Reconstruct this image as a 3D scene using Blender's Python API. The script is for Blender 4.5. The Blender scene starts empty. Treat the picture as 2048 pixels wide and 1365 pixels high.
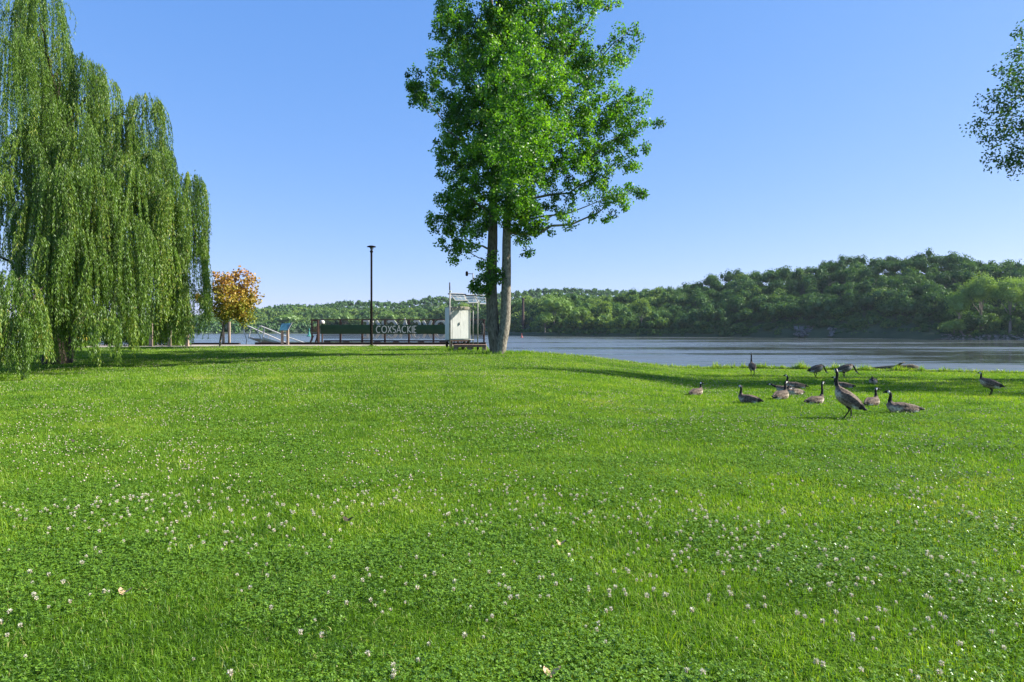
import bpy, bmesh, math
import numpy as np
from mathutils import Vector, Matrix

SC = bpy.context.scene
COL = SC.collection
R = math.radians
F = 1365.0            # focal length in photo pixels (24 mm on a 36 mm sensor, 2048 px wide)
CX, HY, CAMZ = 1024.0, 660.0, 1.65
WATER_Z = -2.6

# ------------------------------------------------------------------ camera
cam_d = bpy.data.cameras.new("camera"); cam = bpy.data.objects.new("camera", cam_d); COL.objects.link(cam)
cam_d.lens = 24; cam_d.sensor_width = 36; cam_d.clip_start = 0.05; cam_d.clip_end = 9000
cam_d.shift_y = -22.5 / 2048
cam.location = (0, 0, CAMZ); cam.rotation_euler = (R(90), 0, 0)
SC.camera = cam
# ------------------------------------------------------------------ sky and sun
SUN_EL, SUN_AZ = 33.0, 4.0       # azimuth measured from +X (right) towards +Y (away)
world = bpy.data.worlds.new("World"); SC.world = world; world.use_nodes = True
nt = world.node_tree; nt.nodes.clear()
sky = nt.nodes.new('ShaderNodeTexSky'); sky.sky_type = 'NISHITA'; sky.sun_disc = False
sky.sun_elevation = R(SUN_EL); sky.sun_rotation = R(90 - SUN_AZ)
sky.altitude = 20; sky.air_density = 0.7; sky.dust_density = 0.2; sky.ozone_density = 3.0
bg = nt.nodes.new('ShaderNodeBackground'); bg.inputs[1].default_value = 0.10
sp_ = nt.nodes.new('ShaderNodeSeparateColor'); cb_ = nt.nodes.new('ShaderNodeCombineColor')   # tone of the clear summer sky
nt.links.new(sky.outputs[0], sp_.inputs[0])
for i_, (e_, k_) in enumerate([(.82, .80), (.52, 1.27), (.30, 2.6)]):
    pw = nt.nodes.new('ShaderNodeMath'); pw.operation = 'POWER'; pw.inputs[1].default_value = e_
    ml = nt.nodes.new('ShaderNodeMath'); ml.operation = 'MULTIPLY'; ml.inputs[1].default_value = k_
    nt.links.new(sp_.outputs[i_], pw.inputs[0]); nt.links.new(pw.outputs[0], ml.inputs[0]); nt.links.new(ml.outputs[0], cb_.inputs[i_])
wo = nt.nodes.new('ShaderNodeOutputWorld')
nt.links.new(cb_.outputs[0], bg.inputs[0]); nt.links.new(bg.outputs[0], wo.inputs[0])
sl = bpy.data.lights.new("sun", 'SUN'); sl.energy = 5.0; sl.angle = R(0.53); sl.color = (1.0, 0.94, 0.82)
sun = bpy.data.objects.new("sun", sl); COL.objects.link(sun)
sd = Vector((math.cos(R(SUN_EL)) * math.cos(R(SUN_AZ)), math.cos(R(SUN_EL)) * math.sin(R(SUN_AZ)), math.sin(R(SUN_EL))))
sun.rotation_euler = sd.to_track_quat('Z', 'Y').to_euler()
sun.location = (60, 10, 40)
SC.view_settings.view_transform = 'Standard'; SC.view_settings.look = 'None'
SC.view_settings.exposure = 1.35; SC.view_settings.gamma = 1.0; SC.view_settings.use_curve_mapping = False
SC.cycles.max_bounces = 8; SC.cycles.transparent_max_bounces = 12; SC.cycles.use_denoising = True

# ------------------------------------------------------------------ helpers
rng = np.random.default_rng(7)
def sm(a, b, x):
    t = np.clip((np.asarray(x, float) - a) / (b - a), 0, 1); return t * t * (3 - 2 * t)
_nz = [(r_.normal(size=2), r_.uniform(0, 6.28)) for r_ in [np.random.default_rng(5)] for _ in range(14)]
def noise2(x, y, s=1.0):
    v = 0
    for k, (d, p) in enumerate(_nz):
        f = (0.6 + 0.25 * (k % 5)) / s
        v = v + np.sin((d[0] * x + d[1] * y) * f + p + 1.7 * np.sin((d[1] * x - d[0] * y) * f * 0.6 + p * 2))
    return v / 5.3
def shore_y(x):    # how far away the lawn runs before the bank drops to the river
    return np.interp(x, [-200, -1.9, -1.2, 1.5, 8, 13, 24, 60, 200], [47.2, 47.2, 37.5, 34.8, 36.2, 38.6, 32.4, 31.5, 31])
def G(x, y):
    x = np.asarray(x, float); y = np.asarray(y, float)
    u = x / np.maximum(y, 6.0)
    w = sm(0.0, 0.30, u)
    d = np.clip(y - 12, 0, 30.5)
    z = 0.0205 * d * (1 - w) - 0.020 * d * w
    z = z + 0.018 * noise2(x, y, 3.0) * sm(3, 9, y) * sm(47, 36, y)
    e = shore_y(x)
    fall = np.clip(y - e, 0, 50)
    z = z - np.where(x < -1.5, sm(0, 0.5, fall) * 5.0, np.minimum(fall * 0.45 + 0.25 * sm(0, .6, fall), 5.0))
    return z
def at(px, py, Y):
    return Vector(((px - CX) / F * Y, Y, CAMZ - (py - HY) / F * Y))
def gp(px, py):    # point of the lawn seen at a pixel
    Y = 2.0
    while Y < 47:
        p = at(px, py, Y)
        if p.z <= float(G(p.x, p.y)): return p
        Y += 0.02
    return p
def gx(px, Y):     # lawn point below a pixel column at a distance
    x = (px - CX) / F * Y
    return Vector((x, Y, float(G(x, Y))))

def np_mesh(name, V, faces, mat=None, tint=None, col=None, smooth=False):
    """faces: list of integer arrays (n,3) or (n,4)"""
    V = np.asarray(V, np.float32).reshape(-1, 3)
    me = bpy.data.meshes.new(name)
    me.vertices.add(len(V)); me.vertices.foreach_set("co", V.ravel())
    faces = [np.asarray(f, np.int32) for f in faces if len(f)]
    nl = sum(f.size for f in faces); nf = sum(len(f) for f in faces)
    me.loops.add(nl); me.polygons.add(nf)
    me.loops.foreach_set("vertex_index", np.concatenate([f.ravel() for f in faces]))
    sz = np.concatenate([np.full(len(f), f.shape[1], np.int32) for f in faces])
    st = np.concatenate([[0], np.cumsum(sz)[:-1]]).astype(np.int32)
    me.polygons.foreach_set("loop_start", st)
    me.polygons.foreach_set("use_smooth", np.full(nf, bool(smooth)))
    me.update(calc_edges=True)
    if tint is not None:
        a = me.attributes.new("tint", 'FLOAT', 'POINT'); a.data.foreach_set("value", np.asarray(tint, np.float32))
    if col is not None:
        a = me.attributes.new("col", 'FLOAT_COLOR', 'POINT')
        c4 = np.ones((len(V), 4), np.float32); c4[:, :3] = col; a.data.foreach_set("color", c4.ravel())
    if mat: me.materials.append(mat)
    return me
def link(name, me, parent=None, label=None, cat=None, group=None, kind=None, loc=None):
    o = bpy.data.objects.new(name, me); COL.objects.link(o)
    if parent is not None: o.parent = parent
    if loc is not None: o.location = loc
    return tag(o, label, cat, group, kind)
def tag(o, label=None, cat=None, group=None, kind=None):
    if label: o['label'] = label
    if cat: o['category'] = cat
    if group: o['group'] = group
    if kind: o['kind'] = kind
    return o
def thing(name, label, cat, loc, rz=0, group=None):
    o = bpy.data.objects.new(name, None); COL.objects.link(o); o.location = loc; o.rotation_euler = (0, 0, rz)
    o.empty_display_size = 0.3
    return tag(o, label, cat, group)

class MB:
    """collects shapes into ONE mesh"""
    def __init__(s): s.V = []; s.F3 = []; s.F4 = []; s.n = 0
    def add(s, V, f3=(), f4=()):
        V = np.asarray(V, float).reshape(-1, 3); s.V.append(V)
        if len(f3): s.F3.append(np.asarray(f3, int) + s.n)
        if len(f4): s.F4.append(np.asarray(f4, int) + s.n)
        s.n += len(V)
    def box(s, c, size, rot=None, bev=0.0):
        bm = bmesh.new(); bmesh.ops.create_cube(bm, size=1)
        for v in bm.verts: v.co = Vector((v.co.x * size[0], v.co.y * size[1], v.co.z * size[2]))
        if bev: bmesh.ops.bevel(bm, geom=bm.edges[:], offset=bev, segments=1, affect='EDGES')
        M = Matrix.Translation(c) @ (rot.to_4x4() if rot else Matrix())
        bmesh.ops.transform(bm, matrix=M, verts=bm.verts)
        bmesh.ops.triangulate(bm, faces=[f for f in bm.faces if len(f.verts) > 4])
        bm.verts.index_update()
        V = [v.co[:] for v in bm.verts]; f3 = [[v.index for v in f.verts] for f in bm.faces if len(f.verts) == 3]
        f4 = [[v.index for v in f.verts] for f in bm.faces if len(f.verts) == 4]
        s.add(V, f3, f4); bm.free(); return s
    def bar(s, a, b, w, h=None, bev=0.0):
        a = Vector(a); b = Vector(b); d = b - a; h = h or w
        q = d.to_track_quat('Z', 'Y' if abs(d.normalized().z) > .7 else 'X').to_matrix()
        if abs(d.normalized().z) <= .7:      # keep the section upright
            zz = d.normalized(); xx = zz.cross(Vector((0, 0, 1))).normalized(); yy = zz.cross(xx)
            q = Matrix((xx, yy, zz)).transposed()
        return s.box((a + b) / 2, (w, h, d.length), q, bev)
    def tube(s, pts, rad, seg=8, wob=0.0, cap=True):
        P = np.asarray([tuple(p) for p in pts], float); n = len(P)
        rad = np.full(n, rad, float) if np.isscalar(rad) else np.asarray(rad, float)
        T = np.gradient(P, axis=0); T /= np.linalg.norm(T, axis=1)[:, None] + 1e-9
        ref = np.array([0, 1, 0.]) if abs(T[0, 1]) < .8 else np.array([1., 0, 0])
        V = []
        N = np.cross(T[0], ref); N /= np.linalg.norm(N)
        for i in range(n):
            N = N - T[i] * np.dot(N, T[i]); N /= np.linalg.norm(N) + 1e-9
            B = np.cross(T[i], N)
            a = np.linspace(0, 2 * np.pi, seg, endpoint=False)
            rr = rad[i] * (1 + wob * (np.sin(a * 3 + i * .35) + .7 * np.sin(a * 5 - i * .5) + .5 * np.sin(a * 2 + i * 1.3)))
            V.append(P[i] + rr[:, None] * (np.cos(a)[:, None] * N + np.sin(a)[:, None] * B))
        V = np.concatenate(V); i = np.arange(n - 1)[:, None] * seg; j = np.arange(seg)[None]
        f4 = np.stack([i + j, i + (j + 1) % seg, i + seg + (j + 1) % seg, i + seg + j], -1).reshape(-1, 4)
        f3 = []
        if cap:
            V = np.vstack([V, P[0], P[-1]]); c0 = len(V) - 2
            f3 = [[c0, (k + 1) % seg, k] for k in range(seg)] + [[c0 + 1, (n - 1) * seg + k, (n - 1) * seg + (k + 1) % seg] for k in range(seg)]
        s.add(V, f3, f4); return s
    def lathe(s, c, prof, seg=16):
        P = np.array(prof, float); a = np.linspace(0, 2 * np.pi, seg, endpoint=False)
        V = np.stack([np.outer(P[:, 0], np.cos(a)), np.outer(P[:, 0], np.sin(a)), np.repeat(P[:, 1:2], seg, 1)], -1).reshape(-1, 3) + np.array(c)[None]
        n = len(P); i = np.arange(n - 1)[:, None] * seg; j = np.arange(seg)[None]
        s.add(V, [], np.stack([i + j, i + (j + 1) % seg, i + seg + (j + 1) % seg, i + seg + j], -1).reshape(-1, 4)); return s
    def build(s, name, mat, parent=None, smooth=False, **kw):
        V = np.concatenate(s.V); fs = []
        if s.F3: fs.append(np.concatenate(s.F3))
        if s.F4: fs.append(np.concatenate(s.F4))
        if parent is not None:
            V = V - np.array(parent.location[:])[None]
            a = -parent.rotation_euler.z
            if a: V = V @ np.array([[math.cos(a), math.sin(a), 0], [-math.sin(a), math.cos(a), 0], [0, 0, 1]])
        return link(name, np_mesh(name, V, fs, mat, smooth=smooth), parent, **kw)

# ------------------------------------------------------------------ materials
def nodes(name):
    m = bpy.data.materials.new(name); m.use_nodes = True; t = m.node_tree; t.nodes.clear()
    out = t.nodes.new('ShaderNodeOutputMaterial'); return m, t, out
def rough_mat(name, c1, c2, scale=8, rough=0.7, bump=0.2, metal=0, stretch=(1, 1, 1), coord='Object', detail=6, spec=0.4):
    m, t, out = nodes(name); b = t.nodes.new('ShaderNodeBsdfPrincipled')
    tc = t.nodes.new('ShaderNodeTexCoord'); mp = t.nodes.new('ShaderNodeMapping'); mp.inputs['Scale'].default_value = stretch
    n = t.nodes.new('ShaderNodeTexNoise'); n.inputs['Scale'].default_value = scale; n.inputs['Detail'].default_value = detail; n.inputs['Roughness'].default_value = .65
    cr = t.nodes.new('ShaderNodeValToRGB'); cr.color_ramp.elements[0].position = .35; cr.color_ramp.elements[1].position = .65
    cr.color_ramp.elements[0].color = (*c1, 1); cr.color_ramp.elements[1].color = (*c2, 1)
    bp = t.nodes.new('ShaderNodeBump'); bp.inputs['Strength'].default_value = bump; bp.inputs['Distance'].default_value = 0.02
    L = t.links.new
    L(tc.outputs[coord], mp.inputs[0]); L(mp.outputs[0], n.inputs['Vector']); L(n.outputs[0], cr.inputs[0]); L(cr.outputs[0], b.inputs['Base Color'])
    L(n.outputs[0], bp.inputs['Height']); L(bp.outputs[0], b.inputs['Normal']); L(b.outputs[0], out.inputs[0])
    b.inputs['Roughness'].default_value = rough; b.inputs['Metallic'].default_value = metal; b.inputs['Specular IOR Level'].default_value = spec
    return m
def leaf_mat(name, stops, transl=0.45, gloss=0.06, gr=0.35, tcol=(1.25, 1.2, 0.5)):
    """stops: colours over the per-leaf tint 0..1"""
    m, t, out = nodes(name); L = t.links.new
    a = t.nodes.new('ShaderNodeAttribute'); a.attribute_name = 'tint'
    cr = t.nodes.new('ShaderNodeValToRGB'); el = cr.color_ramp.elements
    while len(el) < len(stops): el.new(0.5)
    for i, (p, c) in enumerate(stops): el[i].position = p; el[i].color = (*c, 1)
    d = t.nodes.new('ShaderNodeBsdfDiffuse'); tr = t.nodes.new('ShaderNodeBsdfTranslucent'); g = t.nodes.new('ShaderNodeBsdfGlossy')
    g.inputs['Roughness'].default_value = gr; g.inputs['Color'].default_value = (.9, .95, 1, 1)
    mu = t.nodes.new('ShaderNodeMix'); mu.data_type = 'RGBA'; mu.blend_type = 'MULTIPLY'; mu.inputs[0].default_value = 1; mu.inputs[7].default_value = (*tcol, 1)
    m1 = t.nodes.new('ShaderNodeMixShader'); m2 = t.nodes.new('ShaderNodeMixShader'); m1.inputs[0].default_value = transl; m2.inputs[0].default_value = gloss
    L(a.outputs['Fac'], cr.inputs[0]); L(cr.outputs[0], d.inputs[0]); L(cr.outputs[0], mu.inputs[6]); L(mu.outputs[2], tr.inputs[0])
    L(d.outputs[0], m1.inputs[1]); L(tr.outputs[0], m1.inputs[2]); L(m1.outputs[0], m2.inputs[1]); L(g.outputs[0], m2.inputs[2]); L(m2.outputs[0], out.inputs[0])
    return m
M = {}
M['grass'] = leaf_mat('grass', [(0, (.045, .12, .008)), (.45, (.155, .295, .014)), (.8, (.27, .385, .03)), (1, (.40, .38, .14))], .42, .02, .5, (1.3, 1.35, .3))
M['clover'] = leaf_mat('clover', [(0, (.06, .15, .008)), (1, (.19, .34, .018))], .35, .05, .4)
M['weed'] = leaf_mat('weed', [(0, (.10, .22, .01)), (.7, (.24, .38, .02)), (1, (.42, .42, .10))], .45, .04, .4)
M['flower'] = rough_mat('clover_blossom', (.29, .23, .16), (.46, .42, .32), 45, .9, .3, coord='Object')
M['willow'] = leaf_mat('willow_leaf', [(0, (.05, .115, .014)), (.6, (.145, .255, .032)), (.93, (.26, .35, .06)), (1, (.42, .38, .09))], .42, .02, .45, (1.2, 1.2, .45))
M['cotton'] = leaf_mat('cottonwood_leaf', [(0, (.030, .090, .012)), (.6, (.078, .195, .018)), (1, (.18, .33, .03))], .47, .03, .45, (1.5, 1.7, .35))
M['maple'] = leaf_mat('maple_leaf', [(0, (.22, .25, .025)), (.45, (.40, .29, .045)), (.8, (.44, .25, .06)), (1, (.42, .19, .05))], .30, .015, .5, (1.0, .85, .5))
M['green_tree'] = leaf_mat('broadleaf', [(0, (.03, .085, .02)), (1, (.08, .16, .03))], .4, .03, .45, (1.3, 1.4, .5))
M['far_wood'] = leaf_mat('far_foliage', [(0, (.034, .090, .022)), (.5, (.090, .185, .034)), (1, (.23, .33, .05))], .25, .02, .5, (1.2, 1.2, .5))
M['far_light'] = leaf_mat('far_pale_foliage', [(0, (.13, .24, .035)), (1, (.28, .42, .06))], .35, .03, .5, (1.1, 1.1, .5))
M['bark'] = rough_mat('bark', (.045, .038, .030), (.25, .215, .175), 7, .95, 1.0, stretch=(3, 3, .5), spec=.05, detail=10)
M['bark_pale'] = rough_mat('pale_bark', (.085, .075, .06), (.32, .29, .24), 6, .95, 1.0, stretch=(2, 2, 1.1), spec=.05, detail=10)
M['bark_dark'] = rough_mat('dark_bark', (.03, .025, .02), (.10, .08, .06), 9, .95, .8, stretch=(2, 2, .6), spec=.1)
M['twig'] = rough_mat('willow_twig', (.16, .15, .05), (.26, .22, .08), 9, .8, .1)
M['timber'] = rough_mat('dark_timber', (.014, .009, .007), (.040, .024, .018), 14, .85, .4, stretch=(.3, 3, 3))
M['frame'] = rough_mat('brown_steel', (.035, .018, .013), (.085, .045, .032), 12, .6, .3)
M['wood'] = rough_mat('weathered_wood', (.20, .15, .11), (.36, .28, .21), 16, .9, .5, stretch=(3, 3, .4))
M['wood_h'] = rough_mat('red_brown_wood', (.17, .10, .075), (.30, .19, .14), 16, .9, .5, stretch=(.4, 3, 3))
M['green_paint'] = rough_mat('green_board_paint', (.006, .036, .012), (.010, .050, .017), 3, .6, .05)
M['letter'] = rough_mat('letter_paint', (.48, .52, .47), (.58, .60, .55), 12, .5, .05)
M['white'] = rough_mat('white_paint', (.54, .56, .53), (.70, .71, .68), 2.5, .5, .05, stretch=(2, 2, .6))
M['petal'] = leaf_mat('clover_petal', [(0, (.26, .15, .09)), (.25, (.44, .35, .25)), (1, (.68, .64, .53))], .25, .02, .5, (1, 1, .9))
M['bright_letter'] = rough_mat('bright_letter_paint', (.74, .73, .70), (.82, .81, .78), 8, .5, .03)
M['cream'] = rough_mat('cream_paint', (.40, .36, .28), (.50, .46, .37), 5, .6, .05)
M['alu'] = rough_mat('galvanised_metal', (.18, .18, .175), (.31, .31, .30), 12, .5, .05, metal=.3)
M['white_metal'] = rough_mat('white_rail', (.46, .45, .43), (.56, .55, .52), 8, .35, .03)
M['black'] = rough_mat('black_paint', (.009, .007, .005), (.014, .012, .009), 12, .7, .05, spec=.03)
M['dark'] = rough_mat('dark_metal', (.03, .03, .032), (.07, .07, .07), 12, .5, .1)
M['cell'] = rough_mat('solar_cell', (.16, .24, .30), (.22, .30, .36), 3, .25, .0)
M['concrete'] = rough_mat('path_concrete', (.28, .24, .20), (.40, .34, .29), 2.2, .9, .3, coord='Object')
M['blue_panel'] = rough_mat('blue_print', (.012, .045, .08), (.05, .15, .21), 3.5, .4, 0)
M['pale_green'] = rough_mat('pale_green_board', (.36, .60, .36), (.44, .68, .44), 2, .5, 0)
M['rock'] = rough_mat('rock', (.10, .09, .075), (.26, .25, .22), .35, .95, 1.0, coord='Object')
M['log'] = rough_mat('driftwood', (.04, .035, .025), (.16, .14, .10), 7, .95, .8)
M['brick'] = rough_mat('old_brick', (.045, .030, .026), (.085, .055, .045), 1.5, .9, .2)
M['buoy_green'] = rough_mat('buoy_green', (.03, .17, .14), (.05, .24, .19), 2, .5, 0)
M['buoy_red'] = rough_mat('buoy_red', (.28, .05, .04), (.36, .08, .06), 2, .5, 0)
M['dead_leaf'] = rough_mat('dead_leaf', (.42, .24, .14), (.62, .42, .28), 40, .8, .3)
M['yellow'] = rough_mat('yellow_petal', (.62, .42, .04), (.78, .60, .08), 9, .7, 0)

def lawn_mat():
    m, t, out = nodes('lawn_soil'); L = t.links.new
    b = t.nodes.new('ShaderNodeBsdfPrincipled'); b.inputs['Roughness'].default_value = 1; b.inputs['Specular IOR Level'].default_value = .05
    tc = t.nodes.new('ShaderNodeTexCoord')
    n1 = t.nodes.new('ShaderNodeTexNoise'); n1.inputs['Scale'].default_value = 38; n1.inputs['Detail'].default_value = 5
    n2 = t.nodes.new('ShaderNodeTexNoise'); n2.inputs['Scale'].default_value = .55; n2.inputs['Detail'].default_value = 4
    c1 = t.nodes.new('ShaderNodeValToRGB'); e = c1.color_ramp.elements
    e[0].position = .36; e[0].color = (.025, .055, .005, 1); e[1].position = .66; e[1].color = (.085, .17, .012, 1)
    c2 = t.nodes.new('ShaderNodeValToRGB'); e = c2.color_ramp.elements
    e[0].position = .35; e[0].color = (.8, .85, .8, 1); e[1].position = .7; e[1].color = (1.15, 1.05, .9, 1)
    mu = t.nodes.new('ShaderNodeMix'); mu.data_type = 'RGBA'; mu.blend_type = 'MULTIPLY'; mu.inputs[0].default_value = 1
    bp = t.nodes.new('ShaderNodeBump'); bp.inputs['Strength'].default_value = .9; bp.inputs['Distance'].default_value = .03
    # wet mud and stones where the bank is below the lawn
    sp = t.nodes.new('ShaderNodeSeparateXYZ'); mr = t.nodes.new('ShaderNodeMapRange')
    mr.inputs[1].default_value = -.75; mr.inputs[2].default_value = -1.3
    mm = t.nodes.new('ShaderNodeMix'); mm.data_type = 'RGBA'; mm.inputs[7].default_value = (.10, .085, .06, 1)
    for n in (n1, n2): L(tc.outputs['Object'], n.inputs['Vector'])
    L(tc.outputs['Object'], sp.inputs[0]); L(sp.outputs[2], mr.inputs[0]); L(mr.outputs[0], mm.inputs[0])
    L(n1.outputs[0], c1.inputs[0]); L(n2.outputs[0], c2.inputs[0]); L(c1.outputs[0], mu.inputs[6]); L(c2.outputs[0], mu.inputs[7])
    L(mu.outputs[2], mm.inputs[6]); L(mm.outputs[2], b.inputs['Base Color']); L(n1.outputs[0], bp.inputs['Height']); L(bp.outputs[0], b.inputs['Normal']); L(b.outputs[0], out.inputs[0])
    return m
def water_mat():
    m, t, out = nodes('river_water'); L = t.links.new
    b = t.nodes.new('ShaderNodeBsdfPrincipled'); b.inputs['Base Color'].default_value = (.070, .078, .068, 1)
    b.inputs['Roughness'].default_value = .06; b.inputs['IOR'].default_value = 1.5
    tc = t.nodes.new('ShaderNodeTexCoord')
    def nz(scale, sx, sy, detail=3, rough=.55):
        mp = t.nodes.new('ShaderNodeMapping'); mp.inputs['Scale'].default_value = (sx, sy, 1)
        n = t.nodes.new('ShaderNodeTexNoise'); n.inputs['Scale'].default_value = scale; n.inputs['Detail'].default_value = detail; n.inputs['Roughness'].default_value = rough
        L(tc.outputs['Object'], mp.inputs[0]); L(mp.outputs[0], n.inputs['Vector']); return n
    rip = nz(1.7, .5, 1.3, 4, .6)                 # small waves
    swell = nz(.35, .5, 1.2, 2)
    patch = nz(.030, .16, 1.2, 5, .66); grain = nz(.55, .30, 1.1, 3, .6)                  # wind-ruffled and calm streaks along the river
    cr = t.nodes.new('ShaderNodeMapRange'); cr.inputs[1].default_value = .41; cr.inputs[2].default_value = .60; cr.inputs[3].default_value = .22; cr.inputs[4].default_value = 1.0
    sx_ = t.nodes.new('ShaderNodeSeparateXYZ'); wx = t.nodes.new('ShaderNodeMapRange')       # more wind on the open left reach
    wx.inputs[1].default_value = 75; wx.inputs[2].default_value = 5; wx.inputs[3].default_value = -.055; wx.inputs[4].default_value = .07
    pa = t.nodes.new('ShaderNodeMath'); pa.operation = 'ADD'
    L(tc.outputs['Object'], sx_.inputs[0]); L(sx_.outputs[0], wx.inputs[0]); gm_ = t.nodes.new('ShaderNodeMath'); gm_.operation = 'MULTIPLY_ADD'; gm_.inputs[1].default_value = .34; L(grain.outputs[0], gm_.inputs[0]); gs_ = t.nodes.new('ShaderNodeMath'); gs_.operation = 'SUBTRACT'; gs_.inputs[1].default_value = .17; L(patch.outputs[0], gs_.inputs[0]); L(gs_.outputs[0], gm_.inputs[2]); L(gm_.outputs[0], pa.inputs[0]); L(wx.outputs[0], pa.inputs[1])
    rr = t.nodes.new('ShaderNodeMapRange'); rr.inputs[1].default_value = .42; rr.inputs[2].default_value = .62; rr.inputs[3].default_value = .05; rr.inputs[4].default_value = .42
    L(pa.outputs[0], rr.inputs[0]); L(rr.outputs[0], b.inputs['Roughness'])
    add = t.nodes.new('ShaderNodeMath'); add.operation = 'MULTIPLY_ADD'; add.inputs[1].default_value = 1.6
    mul = t.nodes.new('ShaderNodeMath'); mul.operation = 'MULTIPLY'
    bp = t.nodes.new('ShaderNodeBump'); bp.inputs['Strength'].default_value = 1.0; bp.inputs['Distance'].default_value = WAVE
    L(pa.outputs[0], cr.inputs[0]); L(swell.outputs[0], add.inputs[0]); L(rip.outputs[0], add.inputs[2])
    L(add.outputs[0], mul.inputs[0]); L(cr.outputs[0], mul.inputs[1]); L(mul.outputs[0], bp.inputs['Height'])
    L(bp.outputs[0], b.inputs['Normal']); L(b.outputs[0], out.inputs[0])
    return m
WAVE = 0.045
HAZE = 0.00006
# ------------------------------------------------------------------ ground, river, path
def grid(xs, ys, fz):
    X, Y = np.meshgrid(xs, ys); Z = fz(X, Y); nx, ny = len(xs), len(ys)
    V = np.stack([X, Y, Z], -1).reshape(-1, 3); i = np.arange(ny - 1)[:, None] * nx; j = np.arange(nx - 1)[None]
    return V, np.stack([i + j, i + j + 1, i + nx + j + 1, i + nx + j], -1).reshape(-1, 4)
xs = np.concatenate([np.linspace(-900, -60, 15), np.arange(-55, 55.1, .5), np.linspace(60, 900, 15)])
xs = np.sort(np.concatenate([xs, [-1.95, -1.85, -1.7, -1.45]]))
ys = np.concatenate([[-500, -200, -60, -20, -8], np.arange(-4, 34, .5), np.arange(34, 56, .3), [60, 80, 200, 2500]])
V, f = grid(xs, ys, G)
link('ground', np_mesh('ground', V, [f], lawn_mat(), smooth=True), kind='structure')
V, f = grid(np.linspace(-2500, 3500, 5), np.linspace(33, 3500, 5), lambda x, y: x * 0 + WATER_Z)
link('river', np_mesh('river', V, [f], water_mat()), kind='structure')
# concrete path along the dock: front edge swings towards the camera at the left
pxs = np.linspace(-60, -2.6, 60); rows = []
fr = np.interp(pxs, [-60, -30, -16, -2.6], [36.5, 40.0, 42.6, 42.9])
V = []
for k in range(10):
    yy = fr + (46.25 - fr) * k / 9
    V.append(np.stack([pxs, yy, G(pxs, yy) + .018], -1))
V = np.concatenate(V); i = np.arange(9)[:, None] * 60; j = np.arange(59)[None]
link('path', np_mesh('path', V, [np.stack([i + j, i + j + 1, i + 60 + j + 1, i + 60 + j], -1).reshape(-1, 4)], M['concrete']), kind='structure')
def on_path(x, y):
    return (x < -2.7) & (y > np.interp(x, [-60, -30, -16, -2.6], [36.5, 40.0, 42.6, 42.9]) + .05)

# ------------------------------------------------------------------ far shore and hills
PXK = [-900, 200, 380, 620, 860, 1000, 1100, 1300, 1500, 1700, 1900, 2048, 2400, 3200]
SHK = [667, 667, 667, 667.3, 668.5, 671, 673, 674, 675.2, 677, 679.3, 680.3, 683, 690]
def shoreY(px): return (CAMZ - WATER_Z) * F / (np.interp(px, PXK, SHK) - HY)
SKA = ([-900, 200, 380, 500, 600, 700, 780, 880, 960, 1030, 1060, 1110, 1160, 1200, 1250, 1300, 1370, 1420, 1460, 1500, 1600, 1650, 1700, 1760, 1850, 1900, 1960, 2048, 2200, 3200],
       [640, 640, 634, 624, 619, 622, 621, 618, 608, 603, 597, 592, 598, 601, 592, 586, 575, 556, 551, 544, 534, 524, 517, 513, 510, 515, 524, 532, 540, 560])
SKB = ([-900, 380, 480, 560, 645, 690, 712, 802, 825, 858, 876, 900, 1030, 1080, 1150, 1200, 1270, 1340, 1500, 3200],
       [645, 638, 624, 614, 613, 606, 605, 608, 604, 598, 596, 600, 588, 582, 580, 584, 587, 585, 580, 580])
THA, THB = 11.0, 9.0
def skA(px): return np.interp(px, *SKA)
def skB(px): return np.interp(px, *SKB)
def crest_d(px): return np.interp(px, [0, 900, 1100, 1300, 1450, 3200], [70, 70, 80, 80, 75, 85])
def hillA(px, d):       # terrain height, d metres behind the shore line
    Ys = shoreY(px); c = crest_d(px); Yc = Ys + c
    H = CAMZ + (HY - skA(px)) / F * Yc - THA - WATER_Z
    H = np.maximum(H, 1.5)
    steep = np.interp(px, [1300, 1480, 1850, 1920], [0, 1, 1, .15])
    t = np.clip(d / c, 0, 1.6)
    prof = (1 - steep) * sm(0, 1, t) + steep * np.clip(1.35 * np.minimum(t, 1) - .35 * np.minimum(t, 1) ** 2, 0, 1)
    low = np.minimum(np.clip(d, 0, 99) * .5, 1.6)
    z = WATER_Z - .6 + np.clip(d + 1.5, 0, 3) * .5 + np.maximum(prof * H, low * (d > 0)) * 1.0
    return np.where(d < -1.5, WATER_Z - .6, z)
us = np.linspace(-300, 2700, 260); ds = np.array([-6, -1.5, 0, 2, 4, 7, 11, 16, 22, 30, 38, 46, 55, 64, 74, 85, 100, 120, 140])
U, D = np.meshgrid(us, ds); Yw = shoreY(U) + D; X = (U - CX) / F * Yw
Z = hillA(U, D) + .5 * noise2(X, Yw, 7) * sm(0, 10, D)
V = np.stack([X, Yw, Z], -1).reshape(-1, 3); n = len(us)
i = np.arange(len(ds) - 1)[:, None] * n; j = np.arange(n - 1)[None]
hill_m = rough_mat('hill_soil', (.022, .045, .016), (.05, .075, .03), .12, .95, 1, coord='Object')
link('far_shore', np_mesh('far_shore', V, [np.stack([i + j, i + j + 1, i + n + j + 1, i + n + j], -1).reshape(-1, 4)], hill_m, smooth=True), kind='structure')
def YB(px): return 1150 + 0 * px
ds2 = np.array([-520, -400, -250, -120, -40, 0, 60, 200, 500])
U, D = np.meshgrid(us, ds2); Yw = YB(U) + D; X = (U - CX) / F * Yw
HB = CAMZ + (HY - skB(U)) / F * YB(U) - THB
Z = -6 + (HB + 6) * sm(-480, -20, D) - 20 * sm(80, 500, D)
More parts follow.
